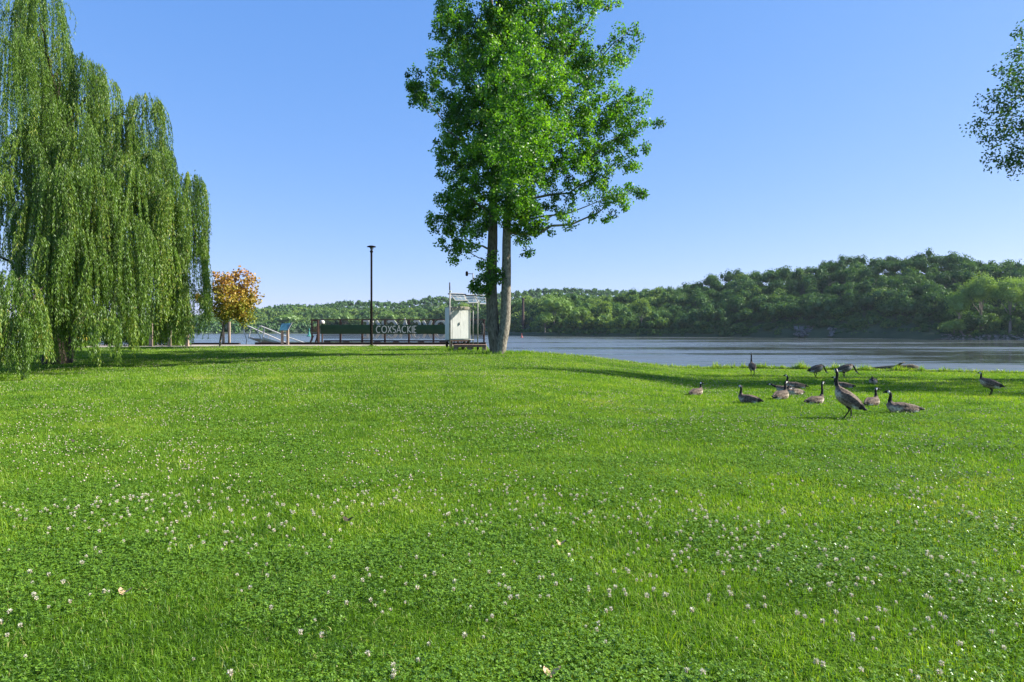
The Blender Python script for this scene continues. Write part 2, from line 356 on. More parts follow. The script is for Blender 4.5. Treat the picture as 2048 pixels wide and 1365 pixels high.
V = np.stack([X, Yw, Z], -1).reshape(-1, 3)
i = np.arange(len(ds2) - 1)[:, None] * n
link('hills', np_mesh('hills', V, [np.stack([i + j, i + j + 1, i + n + j + 1, i + n + j], -1).reshape(-1, 4)], hill_m, smooth=True), kind='structure')

# ------------------------------------------------------------------ foliage building blocks
def rand_dirs(n, g=rng):
    v = g.normal(size=(n, 3)); return v / np.linalg.norm(v, axis=1)[:, None]
def leaves(P, D, L, W, tint, g=rng, roll=None):
    """flat rhombic leaves starting at P along D"""
    n = len(P); S = np.cross(D, rand_dirs(n, g) if roll is None else roll); S /= np.linalg.norm(S, axis=1)[:, None] + 1e-9
    L = np.broadcast_to(L, n)[:, None]; W = np.broadcast_to(W, n)[:, None]
    Vv = np.stack([P, P + D * L * .42 + S * W * .5, P + D * L, P + D * L * .42 - S * W * .5], 1).reshape(-1, 3)
    return Vv, np.arange(4 * n).reshape(-1, 4), np.repeat(tint, 4)
_ico = None
def ico(sub):
    bm = bmesh.new(); bmesh.ops.create_icosphere(bm, subdivisions=sub, radius=1)
    V = np.array([v.co[:] for v in bm.verts]); Fc = np.array([[v.index for v in f.verts] for f in bm.faces]); bm.free(); return V, Fc
ICO1, ICO2 = ico(1), ico(2)
def crown_points(c, rad, n, g, lobes=9):
    """points on the lumpy outside of a tree crown made of several lobes; returns positions, outward dirs"""
    c = np.array(c); rad = np.array(rad)
    lc = rand_dirs(lobes, g); lc[:, 2] = np.abs(lc[:, 2]) * 1.0 - .25
    lc = c + lc * rad * g.uniform(.35, .72, (lobes, 1)); lr = g.uniform(.34, .55, lobes)
    k = g.integers(0, lobes, n); d = rand_dirs(n, g); d[:, 2] += .15
    d /= np.linalg.norm(d, axis=1)[:, None]
    P = lc[k] + d * (lr[k][:, None] * rad) * g.uniform(.72, 1.06, (n, 1))
    return P, d, lc, lr
def forest(name, trees, mat, leafsize, nleaf_, label_, seed, scrub=()):
    g = np.random.default_rng(seed); nt_ = len(trees); VV = []; TT = []; CV = []; CF = []; cn = 0
    for qi, (x, y, z, h, w, tn) in enumerate(list(trees) + list(scrub)):
        nleaf = nleaf_ if qi < nt_ else nleaf_ * .22
        lowt = h < 6.5; c = (x, y, z + h * (.45 if lowt else .55)); r = (w * .5, w * .5, h * .5)
        n = int(nleaf * g.uniform(.8, 1.2)); P, d, lc, lr = crown_points(c, r, n, g)
        D = rand_dirs(n, g) * .9 + d * .4; D[:, 2] -= .2; D /= np.linalg.norm(D, axis=1)[:, None]
        s = leafsize * g.uniform(.5, 1.5, n)
        S = np.cross(D, d * .8 + rand_dirs(n, g) * .6); S /= np.linalg.norm(S, axis=1)[:, None] + 1e-9
        s_ = s[:, None]; P = P - D * s_ * .5
        VV.append(np.stack([P, P + D * s_ * .5 + S * s_ * .42, P + D * s_, P + D * s_ * .5 - S * s_ * .42], 1).reshape(-1, 3))
        TT.append(np.repeat(np.clip(tn + g.normal(0, .10, n) + np.repeat(g.normal(0, .12, 1), n), 0, 1), 4))
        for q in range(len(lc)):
            CV.append(lc[q] + ICO1[0] * lr[q] * np.array(r) * .58); CF.append(ICO1[1] + cn); cn += len(ICO1[0])  # dark-toned core added inside each lobe to block light through the crown
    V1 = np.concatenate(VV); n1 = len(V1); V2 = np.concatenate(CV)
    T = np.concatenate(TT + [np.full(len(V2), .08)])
    return np_mesh(name, np.concatenate([V1, V2]), [np.arange(n1).reshape(-1, 4), np.concatenate(CF) + n1], mat, T)
g = np.random.default_rng(3); left_t = []; mid_t = []; right_t = []; ridge_t = []; left_s = []; mid_s = []; right_s = []
# front wood, row by row
for d in [0.5, 3.5, 9, 14, 20, 27, 34, 42, 50, 58, 66, 74, 84]:
    px = -250.0
    while px < 2600:
        Ys = float(shoreY(px)); c = float(crest_d(px)); px += g.uniform(6, 9.5) / Ys * F
        if d > c + 6: continue
        if px > 1320 and g.uniform() < .0: continue
        dd = d + g.uniform(-2.5, 2.5); Yw = Ys + dd; x = (px - CX) / F * Yw
        z = float(hillA(px, dd)); h = g.uniform(8.5, 17) * (1 if d > 8 else .72 if d > 2 else .33); w = h * g.uniform(.75, 1.1) * (1.5 if d < 2 else 1)
        if 1480 < px < 1880 and dd < 8:       # rocky foot of the hill: low scrub with gaps
            h *= .75; w = h * 1.15
            w = max(w, 5.5)
        tn = g.uniform(.02, .48)
        if px < 1330: tn = g.uniform(.3, .95)
        (left_t if px < 960 else mid_t if px < 1330 else right_t).append((x, Yw, z - .5, h, w, tn))
for d in (0.6, 2.5, 4.5, 6.5, 8.5, 11.0, 14, 17, 21, 26, 32, 38, 45, 52, 60, 68, 76, 84):     # low scrub covering the bank
    px = -250.0
    while px < 2600:
        Ys = float(shoreY(px)); px += g.uniform(3.0, 5.2) * (1 if d < 18 else 1.9) / Ys * F
        if d > float(crest_d(px)) + 4: continue
        dd = d + g.uniform(-.8, .8); Yw = Ys + dd
        if 1585 < px < 1675 and g.uniform() < .55: continue
        h = g.uniform(2.4, 4.8) * (1 if d < 18 else 1.3); ent = ((px - CX) / F * Yw, Yw, float(hillA(px, dd)) - .7, h, h * g.uniform(1.1, 1.6), g.uniform(.05, .45))
        (left_s if px < 960 else mid_s if px < 1330 else right_s).append(ent)
for d in np.arange(-430, 30, 26):
    px = 250.0
    while px < 1650:
        Yw = 1150 + d + g.uniform(-9, 9); px += g.uniform(9, 14) / Yw * F
        hb = CAMZ + (HY - float(skB(px))) / F * 1150 - THB
        z = -6 + (hb + 6) * float(sm(-480, -20, Yw - 1150)); h = g.uniform(9, 15)
        ridge_t.append(((px - CX) / F * Yw, Yw, z - .5, h, h * .95, g.uniform(.05, .5)))
print('trees', len(left_t), len(mid_t), len(right_t), len(ridge_t))
link('far_wood', forest('far_wood', left_t, M['far_wood'], .85, 520, '', 11, left_s), label='far band of green trees lining the opposite bank behind the town sign', kind='stuff', cat='woodland')
link('far_wood', forest('far_wood', mid_t, M['far_wood'], .75, 700, '', 12, mid_s), label='sunlit yellow-green wood on the far bank around the brick chimney', kind='stuff', cat='woodland')
link('hillside_wood', forest('hillside_wood', right_t, M['far_wood'], .62, 1000, '', 13, right_s), label='dark wooded hill rising across the river behind the geese', kind='stuff', cat='woodland')
link('ridge_wood', forest('ridge_wood', ridge_t, M['far_wood'], 1.9, 60, '', 14), label='distant blue-green ridge of trees on the skyline in the middle', kind='stuff', cat='woodland')

hz = bpy.data.materials.new('haze_air'); hz.use_nodes = True; ht = hz.node_tree; ht.nodes.clear()
ho = ht.nodes.new('ShaderNodeOutputMaterial'); pv = ht.nodes.new('ShaderNodeVolumePrincipled'); pv.inputs['Color'].default_value = (.72, .86, 1, 1); pv.inputs['Density'].default_value = HAZE
pv.inputs['Anisotropy'].default_value = .3
ht.links.new(pv.outputs[0], ho.inputs['Volume'])
m = MB(); m.box((250, 740, 52), (3300, 1640, 132)); m.build('haze', hz, kind='stuff', label='thin blue summer haze over the river and hills', cat='haze')
# ------------------------------------------------------------------ trees built as things
def crown_mesh(name, blobs, mat, nclu, nleaf, sig, L, W, origin, seed, tn=(.0, 1.0), droop=.35, flat=None):
    """blobs: (centre, radius, weight). Leaves in twig clusters spread through the blobs"""
    g = np.random.default_rng(seed); P = []; T = []
    w = np.array([b[1] ** 2.2 * b[2] for b in blobs]); w /= w.sum()
    for (c, r, _), ww in zip(blobs, w):
        k = max(3, int(nclu * ww)); d = rand_dirs(k, g)
        q = np.array(c) + d * r * (g.uniform(.1, 1, (k, 1)) ** .5)
        t = g.uniform(tn[0], tn[1], k)
        sg = sig * g.uniform(.6, 1.3, (k, 1, 1))
        nn = g.normal(size=(k, nleaf, 3)); nn *= (g.uniform(0, 1, (k, nleaf, 1)) ** .45) * 1.75 / np.linalg.norm(nn, axis=2, keepdims=True)
        P.append((q[:, None] + nn * sg).reshape(-1, 3)); T.append(np.repeat(t, nleaf))
    P = np.concatenate(P); T = np.concatenate(T); n = len(P)
    T = np.clip((T - .5) * 1.1 + .5 + g.normal(0, .13, n), 0, 1)
    D = rand_dirs(n, g); D[:, 2] -= droop; D /= np.linalg.norm(D, axis=1)[:, None]
    V, f, T = leaves(P, D, L * g.uniform(.7, 1.25, n), W * g.uniform(.8, 1.2, n), T, g)
    return np_mesh(name, V - np.array(origin), [f], mat, T)
def limb(a, b, sag=.15, n=7, g=rng, jit=.05):
    a = np.array(a, float); b = np.array(b, float); t = np.linspace(0, 1, n)[:, None]; L = np.linalg.norm(b - a)
    P = a + (b - a) * t; P[:, 2] += -sag * L * np.sin(np.pi * t[:, 0]); P[1:-1] += g.normal(size=(n - 2, 3)) * jit * L * .3
    return P

# --- tall double-trunk cottonwood
TY = 34.0; S = F / TY
base = gx(1001, TY)
cw = thing('cottonwood_tree', 'tall leafy green tree with two trunks standing by the white cabinet in the middle', 'tree', base)
g = np.random.default_rng(21)
def path_px(pts): return [at(a, b, TY + dy) for a, b, dy in pts]
def smooth_path(P, n):
    P = np.array([tuple(p) for p in P]); t = np.linspace(0, len(P) - 1, n); o = []
    for tt in t:
        i = int(min(tt, len(P) - 2)); u = tt - i
        p0, p1, p2, p3 = P[max(i - 1, 0)], P[i], P[i + 1], P[min(i + 2, len(P) - 1)]
        o.append(.5 * (2 * p1 + (p2 - p0) * u + (2 * p0 - 5 * p1 + 4 * p2 - p3) * u * u + (3 * p1 - 3 * p2 + p3 - p0) * u ** 3))
    return np.array(o)
tl = smooth_path(path_px([(996, 716, 0), (991, 690, 0), (985, 640, 0), (983, 560, 0), (985, 480, 0), (988, 380, .1), (990, 240, .2), (985, 60, .3), (975, -120, .3), (970, -330, .3)]), 70)
tr = smooth_path(path_px([(999, 716, -.1), (1003, 690, -.15), (1010, 645, -.2), (1013, 560, -.2), (1013, 480, -.2), (1018, 380, -.2), (1035, 240, -.3), (1060, 60, -.4), (1085, -120, -.4), (1100, -330, -.4)]), 70)
t = np.linspace(0, 1, 70)
rl = np.interp(t, [0, .03, .08, .3, .45, .7, 1], [.50, .38, .32, .28, .24, .15, .03])
rr = np.interp(t, [0, .03, .08, .3, .45, .7, 1], [.42, .32, .27, .24, .21, .13, .03])
MB().tube(tl, rl, 20, .025).build('trunk', M['bark'], cw, True, label='darker rougher left-hand trunk')
MB().tube(tr, rr, 20, .025).build('trunk', M['bark_pale'], cw, True, label='paler smoother right-hand trunk')
blobs = []
def B(px, py, r, dy=0, w=1.0): blobs.append((tuple(at(px, py, TY + dy)), r * .93 / S, w * (.82 if px > 1120 else 1)))
# outline lobes read off the photograph, each given its own place in depth
for b in [(850, 185, 38, .5, .9), (822, 160, 24, .6, .7), (872, 128, 28, 0, .7), (900, 215, 42, -.5), (845, 205, 26, 1), (915, 120, 48, 1), (905, 60, 40, -1), (900, 10, 40, 0),
          (905, 270, 42, .8), (890, 300, 28, -.5), (900, 340, 40, 0), (925, 400, 45, .5), (905, 400, 34, -1), (885, 440, 30, 0, .7), (868, 438, 15, 0, .5), (915, 450, 36, .5, 1), (905, 490, 26, 0, 1), (908, 515, 15, 0, .8), (932, 500, 20, .3, .7), (945, 465, 34, -1, .8), (960, 430, 40, 1),
          (960, 60, 60, -1.5), (955, 160, 62, -2), (950, 250, 60, -1.6), (965, 340, 55, -1.8), (1005, 420, 42, -1.2), (1010, 100, 70, -2.6), (1015, 200, 72, -2.8), (1020, 300, 66, -2.6), (1030, 380, 55, -2.2), (1025, 20, 66, -2.2),
          (1085, 60, 60, -1.5), (1085, 160, 58, -1.8), (1080, 260, 60, -1.6), (1085, 340, 48, -1), (1060, 440, 40, -.6), (1085, 455, 26, 0, .7), (1045, 478, 30, .5, .7), (1058, 500, 16, .3, .4), (1052, 415, 36, 1),
          (1150, 40, 50, -.5, .8), (1195, 15, 34, 0, .8), (1225, 0, 18, .5, .6), (1140, 110, 55, .5), (1190, 140, 50, -.6), (1235, 110, 34, .4, .7), (1262, 60, 26, 0, .6), (1230, 70, 24, -.6, .6), (1270, 105, 14, 0, .4),
          (1150, 210, 55, -1.2), (1205, 215, 52, .2), (1250, 190, 30, .8, .8), (1290, 205, 24, .2, .6), (1312, 245, 12, 0, .4), (1275, 250, 34, -.4, .8), (1230, 270, 50, .6), (1170, 290, 55, -.6), (1250, 320, 36, 0, .8), (1285, 300, 16, 0, .5), (1200, 345, 36, -.5, .8), (1130, 330, 40, -1, .8),
          (1215, 395, 36, 0, .8), (1265, 380, 24, .3, .7), (1240, 405, 26, -.3, .7), (1280, 392, 12, 0, .4), (1160, 385, 28, .5, .7), (1130, 415, 30, -.5, .8), (1140, 450, 20, 0, .7), (1105, 400, 26, 0, .6), (1215, 440, 18, .2, .6), (1190, 425, 22, 0, .6), (1135, 365, 20, .3, .5)]:
    B(*b)
for b in [(1000, 130, 50, -4.2), (1040, 210, 55, -5.2), (1000, 280, 50, -4.8), (1060, 330, 46, -5.4), (1110, 260, 45, -4.4), (1120, 150, 48, -4.2), (1030, 360, 40, -5.6), (960, 300, 40, -4), (1150, 330, 34, -3.8), (1060, 90, 50, -5), (1010, 400, 30, -4.6), (1000, 200, 44, -7), (1060, 250, 44, -7.2), (1010, 300, 40, -6.8), (1050, 150, 44, -6.8)]: B(*b, .42)  # front lobes added to bring the crown's shadow nearer across the lawn
# the back of the crown and everything above the frame
for b in [(940, 100, 60, 2.6), (950, 230, 60, 2.8), (960, 350, 55, 2.4), (1030, 60, 70, 3.2), (1040, 180, 70, 3.4), (1050, 300, 60, 3), (1120, 120, 60, 2.6), (1140, 240, 60, 2.6), (1180, 320, 45, 2), (1060, 400, 40, 2)]: B(*b, .35)
for k in range(26):
    py = g.uniform(-420, -20); wd = np.interp(py, [-420, -20], [40, 150]); a = g.uniform(0, 6.28)
    B(1050 + wd * math.cos(a), py, g.uniform(45, 65), wd * math.sin(a) / S * .8, .35)
for (px, py, r) in [(985, 525, 16), (975, 545, 15), (965, 560, 14), (982, 560, 14), (958, 575, 8), (950, 572, 6), (945, 580, 6), (968, 582, 8), (978, 572, 10), (992, 545, 8), (965, 530, 6), (1000, 555, 6)]:
    blobs.append((tuple(at(px, py, TY - .45)), r / S * 1.1, .20))
link('crown', crown_mesh('crown', blobs, M['cotton'], 3000, 62, .175, .115, .098, base, 22, droop=.5), cw)
lm = MB()
def stem(which, py):
    P = tl if which == 0 else tr; z = CAMZ - (py - HY) / S; k = int(np.argmin(np.abs(P[:, 2] - z))); return P[k]
for (px, py, dy, wh, sy, r0) in [(850, 185, .5, 0, 330, .09), (905, 60, -1, 0, 240, .08), (905, 450, 0, 0, 500, .06), (900, 340, 0, 0, 430, .07), (955, 160, -2, 0, 300, .07),
                                 (1260, 385, .3, 1, 470, .09), (1215, 395, 0, 1, 430, .07), (1290, 240, 0, 1, 360, .10), (1250, 320, 0, 1, 400, .08), (1262, 60, 0, 1, 250, .10), (1195, 15, 0, 1, 180, .09), (1140, 110, .5, 1, 240, .08), (1020, 300, -2.4, 1, 400, .07), (1010, 120, -2.4, 1, 290, .07), (1150, 210, -1, 1, 330, .08), (1040, 180, 3, 0, 300, .08), (1130, 415, -.5, 1, 450, .06), (930, 500, 0, 0, 520, .04)]:
    P = limb(stem(wh, sy), at(px, py, TY + dy), .1, 9, g); lm.tube(P, np.linspace(r0, .015, 9), 7, .0)
lm.build('branches', M['bark_pale'], cw, True)
# --- weeping willow
WY = 27.0
wb = gx(115, WY)
ww = thing('willow_tree', 'huge weeping willow with long hanging green strands at the left edge', 'tree', wb)
g = np.random.default_rng(31)
wt = [wb + Vector(v) for v in [(0, 0, -.3), (.05, 0, .6), (.1, .1, 2), (0, .1, 4), (-.2, 0, 6.5), (-.3, 0, 9), (-.5, 0, 11.5)]]
MB().tube(smooth_path(wt, 30), np.interp(np.linspace(0, 1, 30), [0, .05, .3, 1], [.75, .55, .45, .12]), 16, .04).build('trunk', M['bark_dark'], ww, True)
casc = []   # px, top py, half width px, depth, strand bottom py, strands
for c in [(30, -70, 90, 27, 190, 150), (75, -10, 50, 25.5, 230, 110), (20, 60, 60, 24, 330, 110), (120, 70, 30, 27, 240, 50), (165, 112, 48, 26, 330, 130), (205, 150, 24, 27, 300, 60), (110, 190, 60, 24.5, 420, 110),
          (290, 190, 44, 27, 380, 110), (325, 205, 12, 27, 290, 22), (250, 230, 40, 26, 430, 90), (175, 260, 60, 24.5, 470, 120), (310, 300, 40, 26, 500, 110), (375, 345, 30, 27, 560, 110), (340, 370, 40, 25.5, 590, 110), (395, 375, 12, 27, 540, 30), (413, 465, 5, 27, 535, 9),
          (45, 265, 40, 23.5, 480, 90), (10, 340, 40, 23, 560, 70), (60, 400, 26, 22.5, 600, 70), (270, 330, 50, 25, 560, 110), (215, 400, 45, 24, 570, 100), (130, 350, 50, 25, 540, 80),
          (300, 470, 50, 25, 705, 130), (365, 470, 32, 26, 695, 120), (398, 480, 14, 27, 680, 40), (330, 520, 40, 25.5, 700, 60), (280, 540, 30, 24.6, 712, 50), (240, 480, 45, 24, 700, 90), (190, 500, 40, 23, 720, 80), (345, 540, 35, 27, 700, 60),
          (25, 545, 48, 20.6, 765, 110), (65, 600, 20, 20.4, 765, 50), (5, 610, 40, 20.0, 768, 80), (30, 640, 26, 20.2, 766, 50), (125, 540, 48, 23.5, 690, 90), (185, 610, 30, 22.5, 745, 70), (215, 640, 14, 22.2, 742, 34), (150, 590, 40, 23.5, 700, 40), (90, 620, 40, 24, 750, 40),
          (60, 130, 80, 29, 350, 120), (180, 200, 90, 30, 450, 140), (280, 260, 60, 30, 500, 110), (340, 400, 50, 30, 600, 90), (80, 350, 100, 30, 560, 120), (200, 420, 90, 31, 600, 120), (300, 520, 60, 31, 660, 60), (60, 520, 60, 31, 680, 50),
          (120, 330, 55, 23, 560, 120), (190, 330, 45, 23.5, 600, 100), (150, 450, 50, 22.8, 690, 120), (95, 470, 40, 22.5, 700, 90), (250, 430, 50, 23.8, 640, 110), (110, 600, 40, 23, 735, 70), (230, 590, 30, 23.3, 715, 60), (160, 330, 80, 25.8, 560, 120), (100, 230, 60, 25, 420, 100), (240, 300, 50, 25.5, 500, 90), (190, 440, 70, 25.6, 640, 110), (90, 430, 60, 25.4, 640, 100), (150, 620, 70, 29, 700, 70),
         (-80, 0, 90, 26, 300, 60), (-100, 250, 80, 25, 500, 60), (-90, 450, 80, 24, 700, 60)]:
    casc.append(c)
SP = []; leafP = []; leafD = []; leafT = []; tw = MB(); lmb = MB()
for (px, py, hw, Y, bot, ns) in casc:
    sc = F / Y; top = at(px, py, Y); rad = hw / sc; g.uniform()
    ntr = max(2, ns // 6); ta = g.uniform(0, 6.28, ntr); tq = g.uniform(0, 1, ntr) ** .55; tlen = g.exponential(.75, ntr); tt_ = g.normal(.45, .22, ntr)
    for s_ in range(int(ns * 1.15)):
        kt = int(g.integers(0, ntr)); a = ta[kt] + g.normal(0, .20 / (.3 + tq[kt])); q = abs(tq[kt] + g.normal(0, .09))
        ox, oy = q * rad * math.cos(a), q * rad * math.sin(a) * .9
        st = np.array(top) + np.array([ox, oy, -rad * .75 * q ** 2.2 + g.normal(0, .08)])
        zb = CAMZ - (bot - HY) / F * (Y + oy) + tlen[kt] * .9 + g.exponential(.2) + (1 - q) * .5
        zb = max(zb, float(G(st[0], st[1])) + .04)
        Ls = st[2] - zb
        if Ls < .5: Ls = .5
        n = 7; tt = np.linspace(0, 1, n); out = np.array([math.cos(a), math.sin(a)]) * g.uniform(.08, .35)
        C = np.zeros((n, 3)); C[:, 0] = st[0] + out[0] * (1 - (1 - tt) ** 3) + .07 * np.sin(tt * 4 + a * 3); C[:, 1] = st[1] + out[1] * (1 - (1 - tt) ** 3)
        C[:, 2] = st[2] + .12 * np.sin(np.pi * np.minimum(tt * 5, 1)) - Ls * tt ** 1.05
        nl = int(Ls / .030) + 4; u = np.sort(g.uniform(0, 1, nl)); Pl = np.stack([np.interp(u, tt, C[:, k]) for k in range(3)], 1)
        az = g.uniform(0, 6.28, nl); D = np.stack([np.cos(az) * .42, np.sin(az) * .42, -np.ones(nl) * g.uniform(.55, 1.1, nl)], 1)
        D /= np.linalg.norm(D, axis=1)[:, None]
        leafP.append(Pl); leafD.append(D); leafT.append(np.clip(min(tt_[kt], .72) + g.normal(0, .16, nl), 0, 1))
        if s_ % 2 == 0:
            e = np.array([.005, 0, 0]); Vr = np.concatenate([C - e, C + e]); k = np.arange(n - 1)
            tw.add(Vr, [], np.stack([k, k + 1, n + k + 1, n + k], 1))
    tz = min(max(top.z - 3.0, 2.5), 10.5); o = Vector((wb.x, wb.y, wb.z + tz))
    lmb.tube(limb(o, top - Vector((0, 0, rad * .35 + .1)), -.10, 9, g), np.linspace(.085, .005, 9), 7)
leafP = np.concatenate(leafP); leafD = np.concatenate(leafD); leafT = np.concatenate(leafT); n = len(leafP); print('willow leaves', n)
V, f, T = leaves(leafP, leafD, g.uniform(.08, .15, n), g.uniform(.018, .028, n), leafT, g)
link('foliage', np_mesh('foliage', V - np.array(wb), [f], M['willow'], T), ww)
tw.build('twigs', M['twig'], ww); lmb.build('branches', M['bark_dark'], ww, True)

# --- small tree turning orange
MY = 40.5; mb_ = gx(440, MY); sm_ = F / MY
mt = thing('maple_tree', 'small young tree with yellow and orange leaves beside the willow', 'tree', mb_)
MB().tube(smooth_path([at(440, 700, MY), at(441, 680, MY), at(445, 660, MY), at(448, 645, MY), at(455, 620, MY), at(462, 580, MY)], 14), np.linspace(.075, .02, 14), 9, .03).build('trunk', M['bark'], mt, True)
bl = []
for (px, py, r, dy) in [(460, 600, 40, 0), (455, 570, 26, -.3), (470, 555, 14, 0), (445, 560, 12, .2), (500, 565, 14, 0), (510, 560, 9, 0), (490, 580, 20, .3), (425, 590, 18, 0), (405, 597, 14, -.8), (397, 600, 8, -.8), (412, 606, 12, -.8), (430, 615, 20, -.4), (480, 620, 26, .2), (500, 600, 20, -.2), (518, 602, 10, 0), (505, 635, 10, 0), (455, 632, 16, 0), (425, 577, 8, 0), (437, 552, 7, 0), (495, 550, 6, 0), (478, 545, 6, 0), (485, 638, 14, 0), (470, 600, 34, .8), (460, 600, 30, -.9)]:
    bl.append((tuple(at(px, py, MY + dy)), r / sm_, 1))
me = crown_mesh('crown', bl, M['maple'], 360, 18, .17, .14, .12, mb_, 41, tn=(.1, .9))
z = np.zeros(len(me.vertices) * 3, np.float32); me.vertices.foreach_get('co', z); z = z.reshape(-1, 3)[:, 2]
a = me.attributes['tint']; tv = np.zeros(len(z), np.float32); a.data.foreach_get('value', tv); tv = np.clip(tv * .75 + (z - 2.95) * .26, 0, 1); a.data.foreach_set('value', tv)
link('crown', me, mt)
lm = MB()
for (px, py) in [(500, 560), (470, 550), (445, 560), (405, 598), (515, 603), (490, 625), (430, 612)]:
    lm.tube(limb(at(448, 642, MY), at(px, py, MY + g.uniform(-.4, .4)), .06, 6, g), np.linspace(.025, .006, 6), 5)
lm.build('branches', M['bark'], mt)

# --- big tree whose left side hangs into the right edge and whose shade falls over the geese
RY = 26.0; rb = Vector((25.0, RY + .6, float(G(25.0, RY + .6))))
rt = thing('broadleaf_tree', 'dark green tree leaning into the upper right edge of the view', 'tree', rb)
MB().tube(smooth_path([rb + Vector((0, 0, -.3)), rb + Vector((0, 0, 2)), rb + Vector((.2, 0, 6)), rb + Vector((0, .2, 11)), rb + Vector((.1, 0, 15))], 30), np.interp(np.linspace(0, 1, 30), [0, .05, 1], [.6, .42, .06]), 14, .03).build('trunk', M['bark'], rt, True)
bl = []; g = np.random.default_rng(51)
for (px, py, r, dy) in [(2000, 230, 28, 0), (1975, 215, 20, 0), (1965, 250, 20, .3), (1990, 280, 30, -.3), (2020, 310, 26, 0), (2030, 180, 34, 0), (2010, 150, 18, 0), (2040, 110, 24, 0), (2045, 240, 40, -.4), (2035, 335, 14, 0), (2060, 290, 34, 0), (2055, 150, 40, .5), (1985, 320, 9, 0), (2045, 70, 12, 0)]:
    bl.append((tuple(at(px, py, RY + dy)), r * RY / F, 1))
for k in range(40):
    z = g.uniform(5.5, 13.6); rr_ = np.interp(z, [5.5, 9, 13.6], [3.6, 4.8, 2.2]) * g.uniform(.25, 1); a = g.uniform(0, 6.28)
    c = (25.6 + rr_ * math.cos(a), RY + .6 + rr_ * math.sin(a) * 1.75 - .3, z)
    if c[0] / c[1] * F + CX - 1.3 / c[1] * F < (1965 if z > 8.6 else 2075): continue
    bl.append((c, g.uniform(.9, 1.5), .8))
link('crown', crown_mesh('crown', bl, M['green_tree'], 1500, 34, .24, .13, .075, rb, 52), rt)
lm = MB()
for b in bl[::2]: lm.tube(limb((rb.x + .1, rb.y, min(b[0][2] - 1.5, 11)), b[0], -.05, 7, g), np.linspace(.07, .01, 7), 6)
lm.build('branches', M['bark'], rt)

# --- distinct trees on the far bank
def far_tree(px, top, wpx, label, mat, d=3, tn=.5, trunk_px=None, nl=2600, name='far_bank_tree', lobes=11, cat='tree', leaf=.6, lean=0, bare=.30):
    Yw = float(shoreY(px)) + d; sc = F / Yw; z0 = float(hillA(px, d)); ztop = CAMZ - (top - HY) / sc; h = ztop - z0
    x = (px - CX) / F * Yw; root = thing(name, label, cat, (x, Yw, z0)); gg = np.random.default_rng(int(px * 7 + top))
    w = wpx / sc
    c = np.array((x, Yw, z0 + h * (.5 + bare / 2))); r = np.array((w * .5, w * .45, h * (1 - bare) * .56))
    P, dd, lc, lr = crown_points(c, r, nl, gg, lobes)
    D = rand_dirs(nl, gg) + dd * .3; D /= np.linalg.norm(D, axis=1)[:, None]
    V, f, T = leaves(P, D, leaf * gg.uniform(.6, 1.3, nl), leaf * .8 * gg.uniform(.6, 1.2, nl), np.clip(tn + gg.normal(0, .18, nl), 0, 1), gg)
    V2 = []; F2 = []; m = len(V)
    for q in range(len(lc)): V2.append(lc[q] + ICO1[0] * lr[q] * r * .62); F2.append(ICO1[1] + m); m += len(ICO1[0])  # light-blocking core added inside each lobe, toned dark
    V2 = np.concatenate(V2)
    link('crown', np_mesh('crown', np.concatenate([V, V2]) - np.array((x, Yw, z0)), [f, np.concatenate(F2)], mat, np.concatenate([T, np.full(len(V2), .1)])), root)
    tb = MB(); tb.tube(smooth_path([(x, Yw, z0 - .5), (x + lean * h * .15, Yw, z0 + h * .25), (x + lean * h * .1, Yw, z0 + h * .6)], 8), np.linspace(.025 * h + .12, .1, 8), 8)
    if h > 12:
        for q in range(0, lobes, 2): tb.tube(limb((x + lean * h * .12, Yw, z0 + h * .3), lc[q], -.02, 5, gg), np.linspace(.22, .06, 5), 5)
    tb.build('trunk', M['bark_pale'], root, True)
    return root
far_tree(2020, 548, 88, 'tall pale green tree with a forked grey trunk, rightmost on the far bank', M['far_light'], 4, .6, nl=6500, leaf=.5, bare=.36)
far_tree(1962, 546, 74, 'tall pale green tree left of the forked one on the far bank', M['far_light'], 7, .5, nl=5500, leaf=.5, bare=.36)
far_tree(1925, 580, 66, 'lower leaning pale green tree at the left of the far right clump', M['far_light'], 3, .5, nl=4500, leaf=.5, lean=-.6, bare=.28)
far_tree(2075, 560, 90, 'pale green tree cut by the right edge on the far bank', M['far_light'], 6, .5, nl=3500, leaf=.55)
far_tree(1908, 636, 48, 'rounded pale bush at the water edge below the pale trees', M['far_light'], 2, .3, nl=2500, leaf=.45, bare=.0, name='riverside_bush', cat='bush')
far_tree(1108, 590, 74, 'broad sunlit tree on the far bank right of the brick chimney', M['far_light'], 16, .3, nl=3800, leaf=.75)
far_tree(1090, 624, 44, 'small bright round tree at the waterline below the broad sunlit tree', M['far_light'], 3, .4, nl=1800, leaf=.7)
far_tree(1160, 612, 52, 'yellow-green tree on the far bank between broad sunlit tree and darker wood', M['far_light'], 8, .1, nl=2200, leaf=.7)
far_tree(1205, 598, 52, 'olive tree standing above the far wood below the white house', M['far_wood'], 22, .9, nl=2400, leaf=.75)
far_tree(1283, 596, 50, 'tall rounded tree on the far bank where the wooded hill begins', M['far_wood'], 8, .85, nl=2600, leaf=.7)
far_tree(575, 629, 62, 'wide pale crowned tree on the far bank behind the gangway', M['far_light'], 5, .1, nl=2600, leaf=1.0)
far_tree(690, 622, 44, 'pale tree on the far bank left of the lamp post', M['far_light'], 5, .0, nl=1700, leaf=1.0)
far_tree(775, 621, 44, 'pale tree on the far bank right of the lamp post', M['far_light'], 5, .0, nl=1700, leaf=1.0)
far_tree(1424, 550, 38, 'thin dark tree on the skyline at the left shoulder of the wooded hill', M['far_wood'], 78, .5, nl=1200, leaf=.6, bare=.2)

